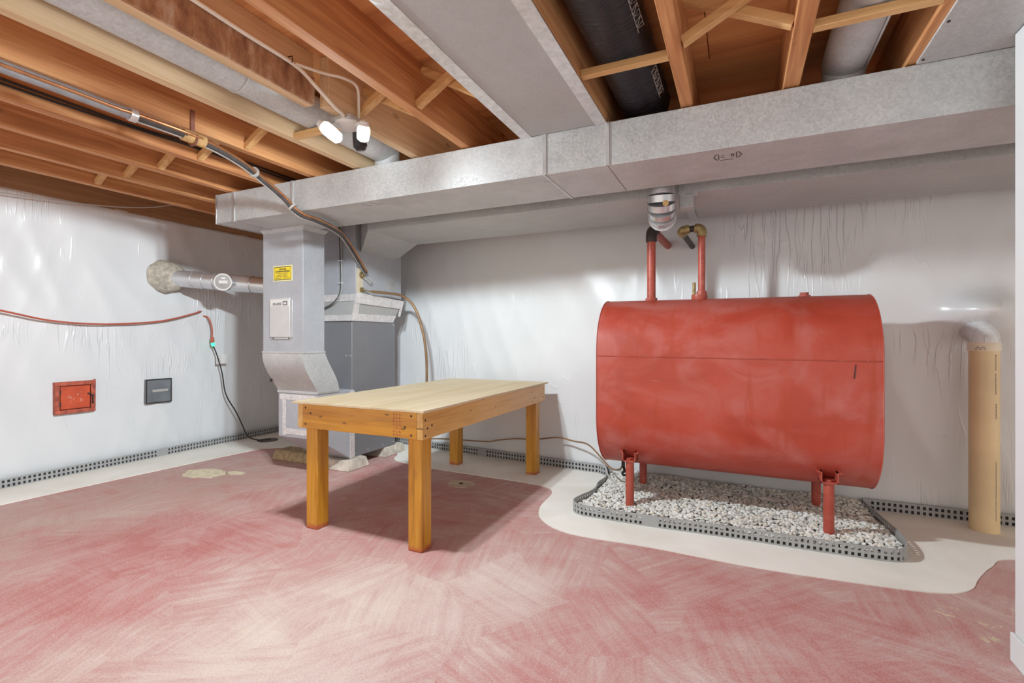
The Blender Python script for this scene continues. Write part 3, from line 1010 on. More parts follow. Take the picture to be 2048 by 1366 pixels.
tp.hull8([(-2.999, FY0 - 0.002, 1.425), (-2.990 + o_, FY0 - 0.002, 1.425), (-2.990 + o_, 3.89, 1.405), (-2.999, 3.89, 1.405),
          (-2.987, FY0 + 0.001, 1.515), (-2.981 + o_, FY0 + 0.001, 1.515), (-2.981 + o_, 3.92, 1.482), (-2.987, 3.92, 1.482)])
tp.hull8([(FX1 + 0.002, FY0 - 0.016, 1.272), (FX1 + 0.012, FY0 - 0.016, 1.272), (FX1 + 0.012, FY0 + 0.05, 1.272), (FX1 + 0.002, FY0 + 0.05, 1.272),
          (-2.992, FY0 - 0.001, 1.515), (-2.978, FY0 - 0.001, 1.515), (-2.978, FY0 + 0.05, 1.515), (-2.992, FY0 + 0.05, 1.515)])
tp.hull8([(-3.001, 3.85, 1.33), (-2.99, 3.85, 1.33), (-2.99, 3.875, 1.33), (-3.001, 3.875, 1.33),
          (-2.985, 3.885, 1.48), (-2.978, 3.885, 1.48), (-2.978, 3.918, 1.48), (-2.985, 3.918, 1.48)])
tp.build('foil_seal', 'foil_tape_printed', fur)
tp = MB()
tp.hull8([(FX0 + 0.02, FY0 - 0.016, 1.272), (FX1 + 0.006, FY0 - 0.016, 1.272), (FX1 + 0.006, FY0 - 0.008, 1.272), (FX0 + 0.02, FY0 - 0.008, 1.272),
          (FX0 + 0.02, FY0 - 0.012, 1.325), (FX1 + 0.01, FY0 - 0.012, 1.325), (FX1 + 0.01, FY0 - 0.004, 1.325), (FX0 + 0.02, FY0 - 0.004, 1.325)])
tp.hull8([(FX0 + 0.02, FY0 - 0.005, 1.445), (-2.99, FY0 - 0.005, 1.445), (-2.99, FY0 + 0.004, 1.445), (FX0 + 0.02, FY0 + 0.004, 1.445),
          (FX0 + 0.02, FY0 - 0.003, 1.505), (-2.985, FY0 - 0.003, 1.505), (-2.985, FY0 + 0.006, 1.505), (FX0 + 0.02, FY0 + 0.006, 1.505)])
tp.build('foil_seal', 'foil_tape_printed', fur)

plen = thing('supply_plenum', 'galvanized supply plenum box above the dark gray furnace', 'plenum', (-3.25, 3.55, 1.50))
MB().box(-3.55, -3.0, FY0 + 0.005, 3.90, 1.498, ZT).build('plenum_box', 'galvanized_blue', plen, 0.003)
MB().box(-3.004, -2.997, 3.283, 3.36, 1.515, 1.73).build('seal_strip', 'beige_seal', plen)
MB().box(-3.002, -2.998, 3.70, 3.80, 1.575, 1.655).build('paper_patch', 'tag_gray', plen)
MB().ring((-2.999, 3.345, 1.675), (1, 0, 0), 0.012, 0.032, 0.012, 18).build('line_grommet', 'brass', plen)
MB().ring((-2.999, 3.340, 1.545), (1, 0, 0), 0.008, 0.022, 0.012, 18).build('drain_grommet', 'brass', plen)
MB().tube([(-2.99, 3.36, 1.655), (-2.96, 3.385, 1.625), (-2.955, 3.41, 1.61), (-2.96, 3.43, 1.63), (-2.98, 3.42, 1.66)], 0.005, 8).build('wire_loop', 'wire_gray', plen)

# blocks under the furnace
for lab, mat, a, rz in (('brown weathered masonry block under the return drop', 'paver_brown', (-3.92, -3.42, 3.18, 3.40), 0),
                        ('pale cement block under the front corner of the furnace', 'paver', (-3.30, -2.955, 3.13, 3.40), 0),
                        ('gray cement block under the rear corner of the furnace', 'paver', (-3.30, -3.0, 3.66, 3.98), 0)):
    x0, x1, y0, y1 = a
    bk_ = MB().hull8([(x0, y0, 0), (x1, y0 + 0.01, 0), (x1, y1, 0), (x0, y1, 0),
                      (x0 + 0.012, y0 + 0.03, 0.086), (x1 - 0.03, y0 + 0.035, 0.086), (x1 - 0.02, y1 - 0.02, 0.086), (x0 + 0.012, y1 - 0.02, 0.086)]).build('concrete_block', mat, None, 0.008)
    tag(bk_, lab, 'block')

# ------------------------------------------------------------------ flue pipe from the left wall
flue = thing('flue_pipe', 'galvanized flue pipe running from the left wall behind the return drop', 'pipe', (-4.95, 2.9, 1.72))
p0, p1 = Vector((-4.93, 2.905, 1.70)), Vector((-3.57, 3.425, 1.57))
dv = (p1 - p0).normalized()
ss = [0.0, 0.22, 0.33, 0.44, 0.80, (p1 - p0).length]
for i in range(len(ss) - 1):
    MB().tube([p0 + dv * ss[i], p0 + dv * ss[i + 1]], 0.079 + 0.0015 * (i % 2), 28).build('pipe_section', 'galvanized_bright', flue)
    if i:
        MB().ring(p0 + dv * (ss[i] - 0.004), dv, 0.07, 0.084, 0.008, 28).build('crimp_bead', 'galvanized_bright', flue)
col = MB()
ctr = Vector((-4.96, 2.885, 1.71))
rings = []
for i, (dx, r_) in enumerate([(-0.06, 0.150), (0.0, 0.150), (0.04, 0.135), (0.075, 0.11), (0.10, 0.088), (0.12, 0.07)]):
    for k in range(26):
        a = k * math.tau / 26
        rr = r_ * (1 + 0.10 * noise.noise((math.cos(a) * 2.2, math.sin(a) * 2.2, dx * 9)))
        rings.append((ctr.x + dx, ctr.y + dx * 0.4 + rr * math.cos(a) * 0.9, ctr.z - dx * 0.1 + rr * math.sin(a)))
fs = []
for i in range(5):
    for k in range(26):
        fs.append((i * 26 + k, i * 26 + (k + 1) % 26, (i + 1) * 26 + (k + 1) % 26, (i + 1) * 26 + k))
fs.append(tuple(range(26)))
fs.append(tuple(5 * 26 + k for k in range(26)))
col.add(rings, fs).build('mortar_collar', 'mortar', flue, 0, 60)
# barometric damper
dn_ = Vector((0.55, -0.83, -0.06)).normalized()
dc = p0 + dv * 0.56
MB().tube([dc, dc + dn_ * 0.125], 0.074, 28).build('damper_tee', 'galvanized_bright', flue)
dm = flue.children[-1]
MB().ring(dc + dn_ * 0.118, dn_, 0.066, 0.080, 0.014, 30).build('damper_rim', 'galvanized_bright', dm)
MB().tube([dc + dn_ * 0.120, dc + dn_ * 0.128], 0.064, 28).build('damper_disc', 'tag_gray', dm)
rgt = dn_.cross(Vector((0, 0, 1))).normalized() * -1
MB().bar(dc + dn_ * 0.130 + rgt * -0.035, dc + dn_ * 0.130 + rgt * 0.04, 0.002, 0.028).build('damper_label', 'label_white', dm)
MB().bar(dc + dn_ * 0.130 + rgt * -0.012 + Vector((0, 0, 0.036)), dc + dn_ * 0.130 + rgt * 0.022 + Vector((0, 0, 0.036)), 0.006, 0.018).build('damper_weight', 'label_white', dm)

# ------------------------------------------------------------------ refrigerant line set
ls = thing('line_set', 'refrigerant lines bundled from the joists down to the plenum', 'pipe', (-2.98, 3.38, 1.69))
path = [(-2.56, -0.95, 2.168), (-2.56, -0.3, 2.168), (-2.555, 0.9, 2.165), (-2.55, 1.27, 2.16), (-2.54, 1.62, 2.155), (-2.62, 1.90, 2.15),
        (-2.72, 2.15, 2.12), (-2.715, 2.300, 2.045), (-2.672, 2.338, 1.980), (-2.648, 2.40, 1.946), (-2.645, 2.51, 1.940), (-2.74, 2.78, 1.935),
        (-2.86, 3.0, 1.92), (-2.93, 3.2, 1.82), (-2.965, 3.36, 1.70)]
sm_ = catmull(path, 7)
k_split = next(i for i, p in enumerate(sm_) if p.y > 1.27)
MB().tube(sm_[:k_split + 1], 0.024, 14).build('insulated_line', 'gray_insulation', ls)
MB().tube(sm_[k_split:], 0.0185, 14).build('insulated_line', 'dark_insulation', ls)
MB().tube([p + Vector((0.026, -0.004, -0.004)) if i < k_split else p + Vector((0.021, -0.007, 0.002)) for i, p in enumerate(sm_)], 0.0075, 10).build('copper_line', 'copper', ls)
MB().tube([p + Vector((-0.012, 0.0, -0.017)) for p in sm_[k_split:]], 0.006, 8).build('control_wire', 'wire_gray', ls)


def band(path_, i, r, name, mat, parent, wd=0.012):
    d = (path_[i + 1] - path_[i - 1]).normalized()
    MB().tube([path_[i] - d * wd / 2, path_[i] + d * wd / 2], r, 14).build(name, mat, parent)


band(sm_, k_split, 0.030, 'tape_band', 'foil_tape', ls, 0.03)
for yv, zz in ((2.02, 0), (2.33, 0)):
    i_ = next(i for i, p in enumerate(sm_) if p.y > yv)
    band(sm_, i_, 0.032, 'cable_tie', 'wire_gray', ls)
hg = thing('pipe_strap', 'rusty perforated strap with foam block holding the pipe to a joist', 'strap', (-2.53, 1.62, 2.15))
MB().bar((-2.553, 1.60, 2.30), (-2.553, 1.60, 2.15), 0.004, 0.022, (0, 1, 0)).build('strap', 'strap_rust', hg)
MB().tube([(-2.55 + 0.034 * math.cos(a), 1.60, 2.155 + 0.036 * math.sin(a)) for a in [math.pi * (0.1 - i / 10 * 1.15) for i in range(11)]], 0.006, 6).build('strap_loop', 'strap_rust', hg)
MB().tube([(-2.549, 1.545, 2.157), (-2.543, 1.655, 2.153)], 0.030, 14).build('foam_sleeve', 'foam_block', hg)

# condensate / brown tube
bt = thing('brown_hose', 'brown flexible hose arching from the plenum down behind the workbench', 'hose', (-2.69, 3.9, 0.1))
hp = catmull([(-2.985, 3.345, 1.545), (-2.93, 3.42, 1.532), (-2.93, 3.62, 1.535), (-2.90, 3.80, 1.52), (-2.815, 3.86, 1.42), (-2.74, 3.88, 1.22),
              (-2.70, 3.89, 0.98), (-2.695, 3.895, 0.70), (-2.72, 3.90, 0.35), (-2.76, 3.91, 0.03)], 7)
MB().tube(hp[6:], 0.0125, 12).build('hose', 'brown_tube', bt)
MB().tube(hp[:8], 0.006, 8).build('nipple', 'brass', bt)

# thermostat wire on the plenum
tw = thing('control_cable', 'thin gray control cables clipped to the plenum front', 'cable', (-3.2, 3.26, 1.42))
for dx in (0.0, 0.013):
    MB().tube(catmull([(-3.175 + dx, 3.262, 2.10), (-3.165 + dx, 3.262, 1.80), (-3.160 + dx, 3.262, 1.60), (-3.175 + dx, 3.258, 1.50),
                       (-3.23, 3.235 + dx, 1.425), (-3.34, 3.235, 1.385 + dx), (-3.42, 3.235, 1.37 + dx)], 6), 0.0055, 8).build('cable', 'wire_gray' if dx else 'dark_insulation', tw)
for z in (1.795, 1.60):
    MB().box(-3.185, -3.14, 3.252, 3.273, z, z + 0.008).build('clip', 'label_white', tw)

# ------------------------------------------------------------------ round ducts and flex duct in the joist bays
rd = thing('round_duct', 'long round galvanized duct lying between pale joists near the lamp', 'duct', (-1.965, 1.0, 2.27))
MB().tube([(-2.045, -0.95, 2.318), (-2.045, 1.48, 2.318)], 0.085, 30).build('pipe_section', 'galvanized', rd)
MB().tube([(-2.045, 1.48, 2.318), (-2.045, 2.50, 2.318)], 0.0835, 30).build('pipe_section', 'galvanized', rd)
MB().ring((-2.045, 1.475, 2.318), (0, 1, 0), 0.078, 0.0875, 0.010, 30).build('crimp_bead', 'galvanized', rd)
MB().cyl((-2.045, 2.52, 2.318), (-2.045, 2.52, 2.188), 0.08, 24).build('takeoff', 'galvanized', rd)
rd2 = thing('round_duct', 'short round galvanized duct in the bay beside the wooden spacer', 'duct', (0.40, 1.8, 2.29))
MB().tube([(0.415, -0.95, 2.318), (0.415, 2.52, 2.318)], 0.086, 30).build('pipe_section', 'galvanized', rd2)
MB().box(0.478, 0.486, -0.95, 2.5, 2.255, 2.263).build('lock_seam', 'cleat', rd2)
MB().cyl((0.415, 2.54, 2.32), (0.415, 2.54, 2.188), 0.08, 24).build('takeoff', 'galvanized', rd2)

fx = thing('flex_duct', 'black plastic wrapped flexible duct in a joist bay', 'duct', (-0.42, 1.5, 2.33))
vs, fs = [], []
NY, NK = 120, 36
for i in range(NY + 1):
    y = -0.95 + 3.55 * i / NY
    for k in range(NK):
        a = k * math.tau / NK
        r_ = 0.118 + 0.006 * noise.noise((math.cos(a) * 2.5, math.sin(a) * 2.5, y * 3)) + 0.004 * noise.noise((math.cos(a) * 8, math.sin(a) * 8, y * 8))
        r_ -= 0.020 * math.exp(-((a - 5.05) / 0.16) ** 2)
        vs.append((-0.435 + 0.0 * y + r_ * 1.02 * math.cos(a), y, 2.335 + r_ * 0.85 * math.sin(a)))
for i in range(NY):
    for k in range(NK):
        fs.append((i * NK + k, i * NK + (k + 1) % NK, (i + 1) * NK + (k + 1) % NK, (i + 1) * NK + k))
fs += [tuple(range(NK)), tuple(NY * NK + k for k in range(NK))]
MB().add(vs, fs).build('jacket', 'black_film', fx, 0, 80)
for y0 in (1.62, 2.16):
    pr = MB()
    for j in range(7):
        y = y0 + j * 0.036

        def P_(yy, s__):
            a = math.radians(-38 + s__ * 17)
            return (-0.435 + 0.1235 * math.cos(a), yy, 2.335 + 0.106 * math.sin(a))
        for (ya, sa, yb, sb) in ((0, 0, 0.028, 0), (0, 1, 0.028, 1), (0, 0, 0, 1), (0.028 * (j % 2), 0, 0.028 * ((j + 1) % 2), 1)):
            pr.tube([P_(y + ya, sa), P_(y + yb, sb)], 0.0015, 4)
    pr.build('printed_marks', 'wire_gray', fx)

# ------------------------------------------------------------------ lamp
lamp = thing('twin_lamp', 'lit twin head lamp fixed beneath the joists', 'lamp', (-1.74, 1.86, 2.2))
MB().box(-1.80, -1.68, 1.79, 1.91, 2.176, 2.2005).build('junction_box', 'galvanized', lamp, 0.004)
MB().tube([(-1.74, 1.85, 2.178), (-1.74, 1.85, 2.166), (-1.74, 1.85, 2.152)], [0.068, 0.064, 0.03], 24).build('canopy', 'label_white', lamp)
for (a, b_) in (((-1.815, 1.755, 2.150), (-1.757, 1.812, 2.088)), ((-1.640, 1.845, 2.150), (-1.668, 1.868, 2.088))):
    a, b_ = Vector(a), Vector(b_)
    d = (b_ - a).normalized()
    top = a - d * 0.022
    MB().tube([top, a], [0.018, 0.026], 16).build('lamp_holder', 'label_white', lamp)
    L_ = (b_ - a).length
    MB().tube([a + d * (L_ * q) for q in (0, 0.12, 0.5, 0.88, 1.0)], [0.022, 0.028, 0.030, 0.026, 0.014], 16).build('bulb', 'lamp_glow', lamp)
    MB().tube([top, (top + Vector((-1.74, 1.85, 2.160))) / 2, (-1.74, 1.85, 2.158)], 0.008, 8).build('arm', 'label_white', lamp)
MB().tube([(-1.745, 1.905, 2.178), (-1.75, 1.93, 2.14), (-1.752, 1.945, 2.105), (-1.752, 1.95, 2.085)], [0.018, 0.03, 0.036, 0.022], 18).build('sensor', 'black_plastic', lamp)

# cables in the ceiling
wc = thing('white_cable', 'white electrical cable stapled along the stained joist toward the lamp', 'cable', (-1.76, 1.0, 2.33))
MB().tube(catmull([(-1.758, -0.95, 2.335), (-1.758, 0.4, 2.335), (-1.756, 1.0, 2.33), (-1.757, 1.3, 2.322), (-1.755, 1.54, 2.316), (-1.713, 1.62, 2.25), (-1.690, 1.705, 2.192), (-1.700, 1.765, 2.186), (-1.725, 1.80, 2.186)], 6), 0.0085, 8).build('cable', 'white_cable', wc)
MB().tube(catmull([(-1.752, 1.54, 2.322), (-1.71, 1.66, 2.33), (-1.665, 1.74, 2.335), (-1.66, 1.82, 2.33), (-1.695, 1.87, 2.26), (-1.700, 1.875, 2.197)], 6), 0.007, 8).build('cable', 'white_cable', wc)
for y in (0.55, 1.06, 1.52):
    MB().tube([(-1.771, y, 2.346), (-1.748, y, 2.344), (-1.745, y, 2.33), (-1.748, y, 2.318), (-1.771, y, 2.316)], 0.0022, 6).build('staple', 'dark_iron', wc)
bw = thing('black_wire', 'two thin black wires running along a joist side', 'wire', (-2.97, 1.0, 2.25))
for dz in (0.0, 0.02):
    MB().tube(catmull([(-2.968, -0.95, 2.262 + dz), (-2.968, 0.6, 2.262 + dz), (-2.966, 1.1, 2.255 + dz), (-2.966, 1.6, 2.262 + dz * 0.6), (-2.966, 1.93, 2.272 + dz), (-2.966, 3.0, 2.268 + dz)], 5), 0.006, 8).build('wire', 'black_plastic', bw)
hw = MB().tube(catmull([(-4.93, 0.4, 2.30), (-4.91, 1.2, 2.20), (-4.90, 1.75, 2.192), (-4.89, 2.3, 2.243), (-4.87, 2.65, 2.31), (-4.85, 2.9, 2.40), (-4.84, 2.95, 2.437)], 6), 0.0045, 8).build('hanging_wire', 'wire_gray')
tag(hw, 'thin pale wire sagging across the top of the left wall', 'wire')

# ------------------------------------------------------------------ left wall fittings
XW = -5.012
rc = thing('cleanout_door', 'red painted cleanout door set into the left wall', 'access door', (XW, 2.165, 0.5))


def frame(mb, y0, y1, z0, z1, wd, x0, x1):
    mb.box(x0, x1, y0, y1, z0, z0 + wd)
    mb.box(x0, x1, y0, y1, z1 - wd, z1)
    mb.box(x0, x1, y0, y0 + wd, z0 + wd, z1 - wd)
    mb.box(x0, x1, y1 - wd, y1, z0 + wd, z1 - wd)
    return mb


frame(MB(), 2.027, 2.303, 0.503, 0.765, 0.033, XW - 0.02, -4.975).build('frame', 'red_frame', rc, 0.005)
MB().box(XW - 0.02, -4.995, 2.05, 2.28, 0.52, 0.745).build('recess', 'dark_iron', rc)
MB().box(-4.996, -4.980, 2.064, 2.264, 0.541, 0.727).build('door', 'red_door', rc, 0.003)
for z in (0.585, 0.68):
    MB().cyl((-4.978, 2.060, z - 0.018), (-4.978, 2.060, z + 0.018), 0.007, 8).build('hinge', 'dark_iron', rc)
MB().bar((-4.976, 2.245, 0.660), (-4.974, 2.285, 0.638), 0.008, 0.010).build('latch', 'dark_iron', rc)
MB().bar((-4.972, 2.276, 0.64), (-4.972, 2.280, 0.57), 0.008, 0.010, (1, 0, 0)).build('latch', 'dark_iron', rc)
MB().box(-4.976, -4.968, 2.28, 2.300, 0.70, 0.775).build('latch_post', 'red_frame', rc, 0.006)
vg = thing('vent_cover', 'square dark gray vent cover on the left wall', 'vent cover', (XW, 2.815, 0.5))
MB().box(XW - 0.02, -4.995, 2.70, 2.93, 0.507, 0.735).build('plate', 'vent_gray', vg, 0.003)
frame(MB(), 2.70, 2.93, 0.507, 0.735, 0.010, -4.996, -4.990).build('rim', 'dark_iron', vg, 0.002)
MB().box(-4.996, -4.984, 2.755, 2.895, 0.610, 0.638).build('handle', 'tag_gray', vg, 0.006)
# gutter of sheet plastic patch seam around vent
rp = thing('red_cord', 'red extension cord sagging along the left wall', 'cord', (-4.97, 2.3, 1.24))
MB().tube(catmull([(-4.965, 0.6, 1.60), (-4.965, 1.2, 1.44), (-4.965, 1.706, 1.328), (-4.965, 1.997, 1.262), (-4.965, 2.334, 1.242), (-4.965, 2.728, 1.27), (-4.965, 2.952, 1.315), (-4.985, 3.196, 1.389), (-5.03, 3.21, 1.393)], 6), 0.0075, 8).build('cord', 'red_cord', rp)
bc = thing('black_power_cord', 'black power cord plugged into a red cord end on the left wall', 'cord', (-4.66, 3.73, 0.01))
MB().tube(catmull([(-5.03, 3.262, 1.350), (-4.985, 3.280, 1.335), (-4.965, 3.300, 1.27), (-4.96, 3.310, 1.205), (-4.955, 3.307, 1.12)], 6), 0.0075, 8).build('red_tail', 'red_cord', bc)
MB().tube([(-4.955, 3.306, 1.130), (-4.955, 3.307, 1.122), (-4.955, 3.309, 1.085), (-4.955, 3.311, 1.075)], [0.012, 0.018, 0.019, 0.015], 12).build('red_plug', 'red_cord', bc)
MB().tube([(-4.955, 3.311, 1.076), (-4.955, 3.313, 1.068), (-4.955, 3.316, 1.045), (-4.955, 3.318, 1.036)], [0.012, 0.019, 0.018, 0.009], 12).build('green_connector', 'green_glow', bc)
MB().tube(catmull([(-4.955, 3.318, 1.038), (-4.945, 3.350, 0.944), (-4.93, 3.395, 0.76), (-4.92, 3.43, 0.53), (-4.89, 3.53, 0.32), (-4.85, 3.57, 0.18), (-4.80, 3.60, 0.06), (-4.72, 3.66, 0.018), (-4.62, 3.74, 0.016)], 7), 0.0065, 8).build('cord', 'black_plastic', bc)
MB().tube(catmull([(-4.69, 3.68, 0.018), (-4.66, 3.66, 0.016), (-4.63, 3.63, 0.014)], 4), 0.006, 8).build('cord_end', 'black_plastic', bc)
MB().box(-4.948, -4.945, 3.345, 3.465, 0.852, 0.948).build('warning_tag', 'label_white', bc)
tg = bc.children[-1]
for z in (0.935, 0.910, 0.882):
    pr = MB()
    rr = random.Random(int(z * 1000))
    y = 3.352
    while y < 3.392:
        wl = rr.uniform(0.004, 0.008)
        pr.box(-4.945, -4.944, y, y + wl, z - 0.004, z)
        y += wl + 0.002
    pr.build('tag_print', 'print_dark', tg)
dk = MB().tube([(-4.66, 3.73, 0.004), (-4.66, 3.73, 0.011), (-4.66, 3.73, 0.013)], [0.105, 0.105, 0.095], 28).build('floor_drain_cover', 'disc_gray')
tag(dk, 'dark round cover on the floor at the end of the power cord', 'drain cover')

# ------------------------------------------------------------------ workbench
wb = thing('workbench', 'low wooden workbench with pale plywood top and thick square legs', 'table', (-1.91, 2.95, 0))
TY0, TY1 = 2.086, 3.835
TX0, TX1 = -2.352, -1.469
MB().box(TX0 - 0.034, TX1 + 0.016, TY0 - 0.014, TY1 + 0.035, 0.741, 0.754).build('tabletop', 'table_ply', wb, 0.002)
MB().box(TX1 - 0.038, TX1, TY0, TY1, 0.600, 0.741).build('side_apron', 'honey_y', wb, 0.003)
MB().box(TX0, TX0 + 0.038, TY0, TY1, 0.600, 0.741).build('side_apron', 'honey_y', wb, 0.003)
fa = MB().box(TX0 + 0.038, TX1 - 0.038, TY0, TY0 + 0.038, 0.601, 0.740).build('end_apron', 'honey_x', wb, 0.003)
MB().box(TX0 + 0.038, TX1 - 0.038, TY1 - 0.038, TY1, 0.601, 0.740).build('end_apron', 'honey_x', wb, 0.003)
for x in (TX0 + 0.026, TX1 - 0.031 - 0.089):
    for y in (TY0 + 0.038, TY1 - 0.038 - 0.089):
        MB().box(x, x + 0.089, y, y + 0.089, 0.0, 0.735).build('leg', 'leg_wood', wb, 0.005)
# red stamp on the end apron
pr = MB()
for r_ in range(7):
    for c__ in range(3):
        x = -1.655 + c__ * 0.02 + random.uniform(-0.002, 0.002)
        z = 0.612 + r_ * 0.018
        pr.box(x, x + 0.013, TY0 - 0.0006, TY0 + 0.001, z, z + 0.003)
        if random.random() < 0.75:
            pr.box(x, x + 0.003, TY0 - 0.0006, TY0 + 0.001, z, z + 0.012)
pr.build('red_stamp', 'red_cord', fa)
for x, z in ((-1.54, 0.72), (-1.54, 0.62), (-1.58, 0.66), (-2.29, 0.72), (-2.29, 0.625), (-2.25, 0.69)):
    MB().cyl((x, TY0 + 0.001, z), (x, TY0 - 0.0015, z), 0.006, 8).build('nail_head', 'dark_iron', wb)
for y, z in ((2.11, 0.70), (2.13, 0.655), (2.17, 0.665), (2.11, 0.62), (3.55, 0.70), (3.60, 0.65), (3.80, 0.705), (3.80, 0.635)):
    MB().cyl((TX1 - 0.001, y, z), (TX1 + 0.0015, y, z), 0.006, 8).build('nail_head', 'dark_iron', wb)

# ------------------------------------------------------------------ oil tank
tk = thing('oil_tank', 'large red oval steel oil tank on four pipe legs', 'tank', (-0.075, 3.455, 0.05))
CY, RT, ZL, ZU = 3.458, 0.343, 0.608, 1.038
X0, X1 = -0.838, 0.688


def stadium(r, n=28):
    pts = []
    for i in range(n + 1):
        a = math.pi * i / n
        pts.append((CY - r * math.cos(a), ZU + r * math.sin(a)))
    for i in range(n + 1):
        a = math.pi * i / n
        pts.append((CY + r * math.cos(a), ZL - r * math.sin(a)))
    return pts


prof = []
for x, r_ in [(X0 - 0.035, 0.02), (X0 - 0.030, 0.15), (X0 - 0.018, 0.27), (X0 - 0.004, 0.325), (X0, 0.333), (X0 + 0.004, RT), (X1 - 0.004, RT), (X1, 0.333), (X1 + 0.004, 0.325), (X1 + 0.018, 0.27), (X1 + 0.03, 0.15), (X1 + 0.035, 0.02)]:
    tilt = -0.004 * (x + 0.07)
    k_ = 1.0
    prof.append([(x, y, z + tilt) for y, z in stadium(r_)])
nn = len(prof[0])
vs = [p for row in prof for p in row]
fs = []
for i in range(len(prof) - 1):
    for k in range(nn):
        fs.append((i * nn + k, i * nn + (k + 1) % nn, (i + 1) * nn + (k + 1) % nn, (i + 1) * nn + k))
fs += [tuple(range(nn)), tuple((len(prof) - 1) * nn + k for k in range(nn))]
MB().add(vs, fs).build('shell', 'tank_red', tk, 0, 40)
sw = MB()
for yy, sg in ((CY - RT, -1), (CY + RT, 1)):
    sw.tube([(X0 + 0.004 + (X1 - X0 - 0.008) * i / 60, yy, 1.006 - 0.004 * (X0 + (X1 - X0) * i / 60 + 0.07) + 0.0012 * noise.noise((i * 0.9, 3, 1))) for i in range(61)], 0.0036, 6)
sw.build('weld_seam', 'pipe_red', tk)
for xx in (X0 + 0.003, X1 - 0.003):
    st_ = stadium(RT + 0.001)
    MB().tube([(xx, y, z - 0.004 * (xx + 0.07)) for y, z in st_ + st_[:1]], 0.003, 6, False).build('end_rim', 'tank_red', tk)
MB().bar((0.565, CY - RT - 0.001, 0.985), (0.557, CY - RT - 0.001, 0.91), 0.004, 0.004, (0, 1, 0)).build('scratch', 'dark_iron', tk)
for x, dx in ((-0.632, 0), (0.452, 0)):
    for y, sg in ((CY - 0.285, -1), (CY + 0.200, 1)):
        zc = 0.337 if x < 0 else 0.333
        if sg > 0:
            zc = 0.335
        MB().tube([(x, y, 0.02), (x, y, zc + 0.006)], 0.0265, 18).build('leg', 'pipe_red', tk)
        br = MB()
        hw_ = 0.042
        y0, y1 = y - 0.036, y + 0.07
        br.box(x - hw_, x + hw_, y0, y1, zc, zc + 0.007)
        br.box(x - hw_, x - hw_ + 0.007, y0, y1, zc, zc + 0.062)
        br.box(x + hw_ - 0.007, x + hw_, y0, y1, zc, zc + 0.062)
        br.box(x - hw_ - 0.018, x - hw_ + 0.007, y0 + 0.002, y1, zc + 0.056, zc + 0.062)
        br.box(x + hw_ - 0.007, x + hw_ + 0.018, y0 + 0.002, y1, zc + 0.056, zc + 0.062)
        b_o = br.build('leg_bracket', 'pipe_red', tk)
        MB().cyl((x, y, zc + 0.007), (x, y, zc + 0.018), 0.024, 6).build('bolt_nut', 'pipe_red', b_o)
ZTOP = ZU + RT
tkp = MB()
tkp.cyl((0.366, CY, ZTOP - 0.012), (0.366, CY, ZTOP + 0.004), 0.034, 20)
tkp.build('plug_flange', 'pipe_red', tk)
MB().cyl((0.366, CY, ZTOP + 0.003), (0.366, CY, ZTOP + 0.022), 0.024, 6).build('plug', 'pipe_red', tk)

fp = thing('fill_pipe', 'red fill pipe with dark elbow rising from the oil tank', 'pipe', (-0.54, CY, ZTOP))
MB().tube([(-0.542, CY, ZTOP - 0.01), (-0.542, CY, 1.805)], 0.0285, 18).build('pipe', 'pipe_red', fp)
MB().tube([(-0.542, CY, ZTOP - 0.012), (-0.542, CY, ZTOP + 0.018)], 0.040, 8).build('bushing', 'pipe_red', fp)
MB().tube(catmull([(-0.542, CY, 1.785), (-0.542, CY, 1.83), (-0.538, CY + 0.02, 1.862), (-0.53, CY + 0.06, 1.868)], 5), 0.037, 16).build('elbow', 'dark_iron', fp)
MB().tube([(-0.533, CY + 0.05, 1.868), (-0.495, 3.99, 1.842)], 0.0275, 16).build('wall_stub', 'pipe_red', fp)
vp = thing('vent_pipe', 'red vent pipe with two bronze elbows rising from the oil tank', 'pipe', (-0.22, CY, ZTOP))
MB().tube([(-0.219, CY, ZTOP + 0.03), (-0.219, CY, 1.80)], 0.0225, 18).build('pipe', 'pipe_red', vp)
MB().tube([(-0.232, CY, ZTOP - 0.012), (-0.232, CY, ZTOP + 0.012), (-0.232, CY, ZTOP + 0.03)], [0.046, 0.052, 0.05], 20).build('tank_tee', 'pipe_red', vp)
MB().tube([(-0.219, CY, ZTOP + 0.028), (-0.219, CY, ZTOP + 0.052)], 0.032, 8).build('union_nut', 'pipe_red', vp)
MB().tube([(-0.266, CY, ZTOP + 0.02), (-0.266, CY, ZTOP + 0.112)], 0.011, 10).build('gauge_tube', 'brass', vp)
MB().tube(catmull([(-0.219, CY, 1.795), (-0.219, CY, 1.828), (-0.232, CY, 1.848), (-0.262, CY, 1.852)], 5), 0.031, 16).build('elbow', 'brass', vp)
MB().tube([(-0.25, CY, 1.852), (-0.31, CY, 1.850)], 0.021, 14).build('nipple', 'dark_iron', vp)
MB().tube(catmull([(-0.295, CY, 1.850), (-0.330, CY, 1.846), (-0.345, CY + 0.02, 1.838), (-0.342, CY + 0.05, 1.832)], 5), 0.030, 16).build('elbow', 'brass', vp)
MB().tube([(-0.342, CY + 0.04, 1.834), (-0.315, 3.99, 1.82)], 0.020, 14).build('wall_stub', 'dark_iron', vp)

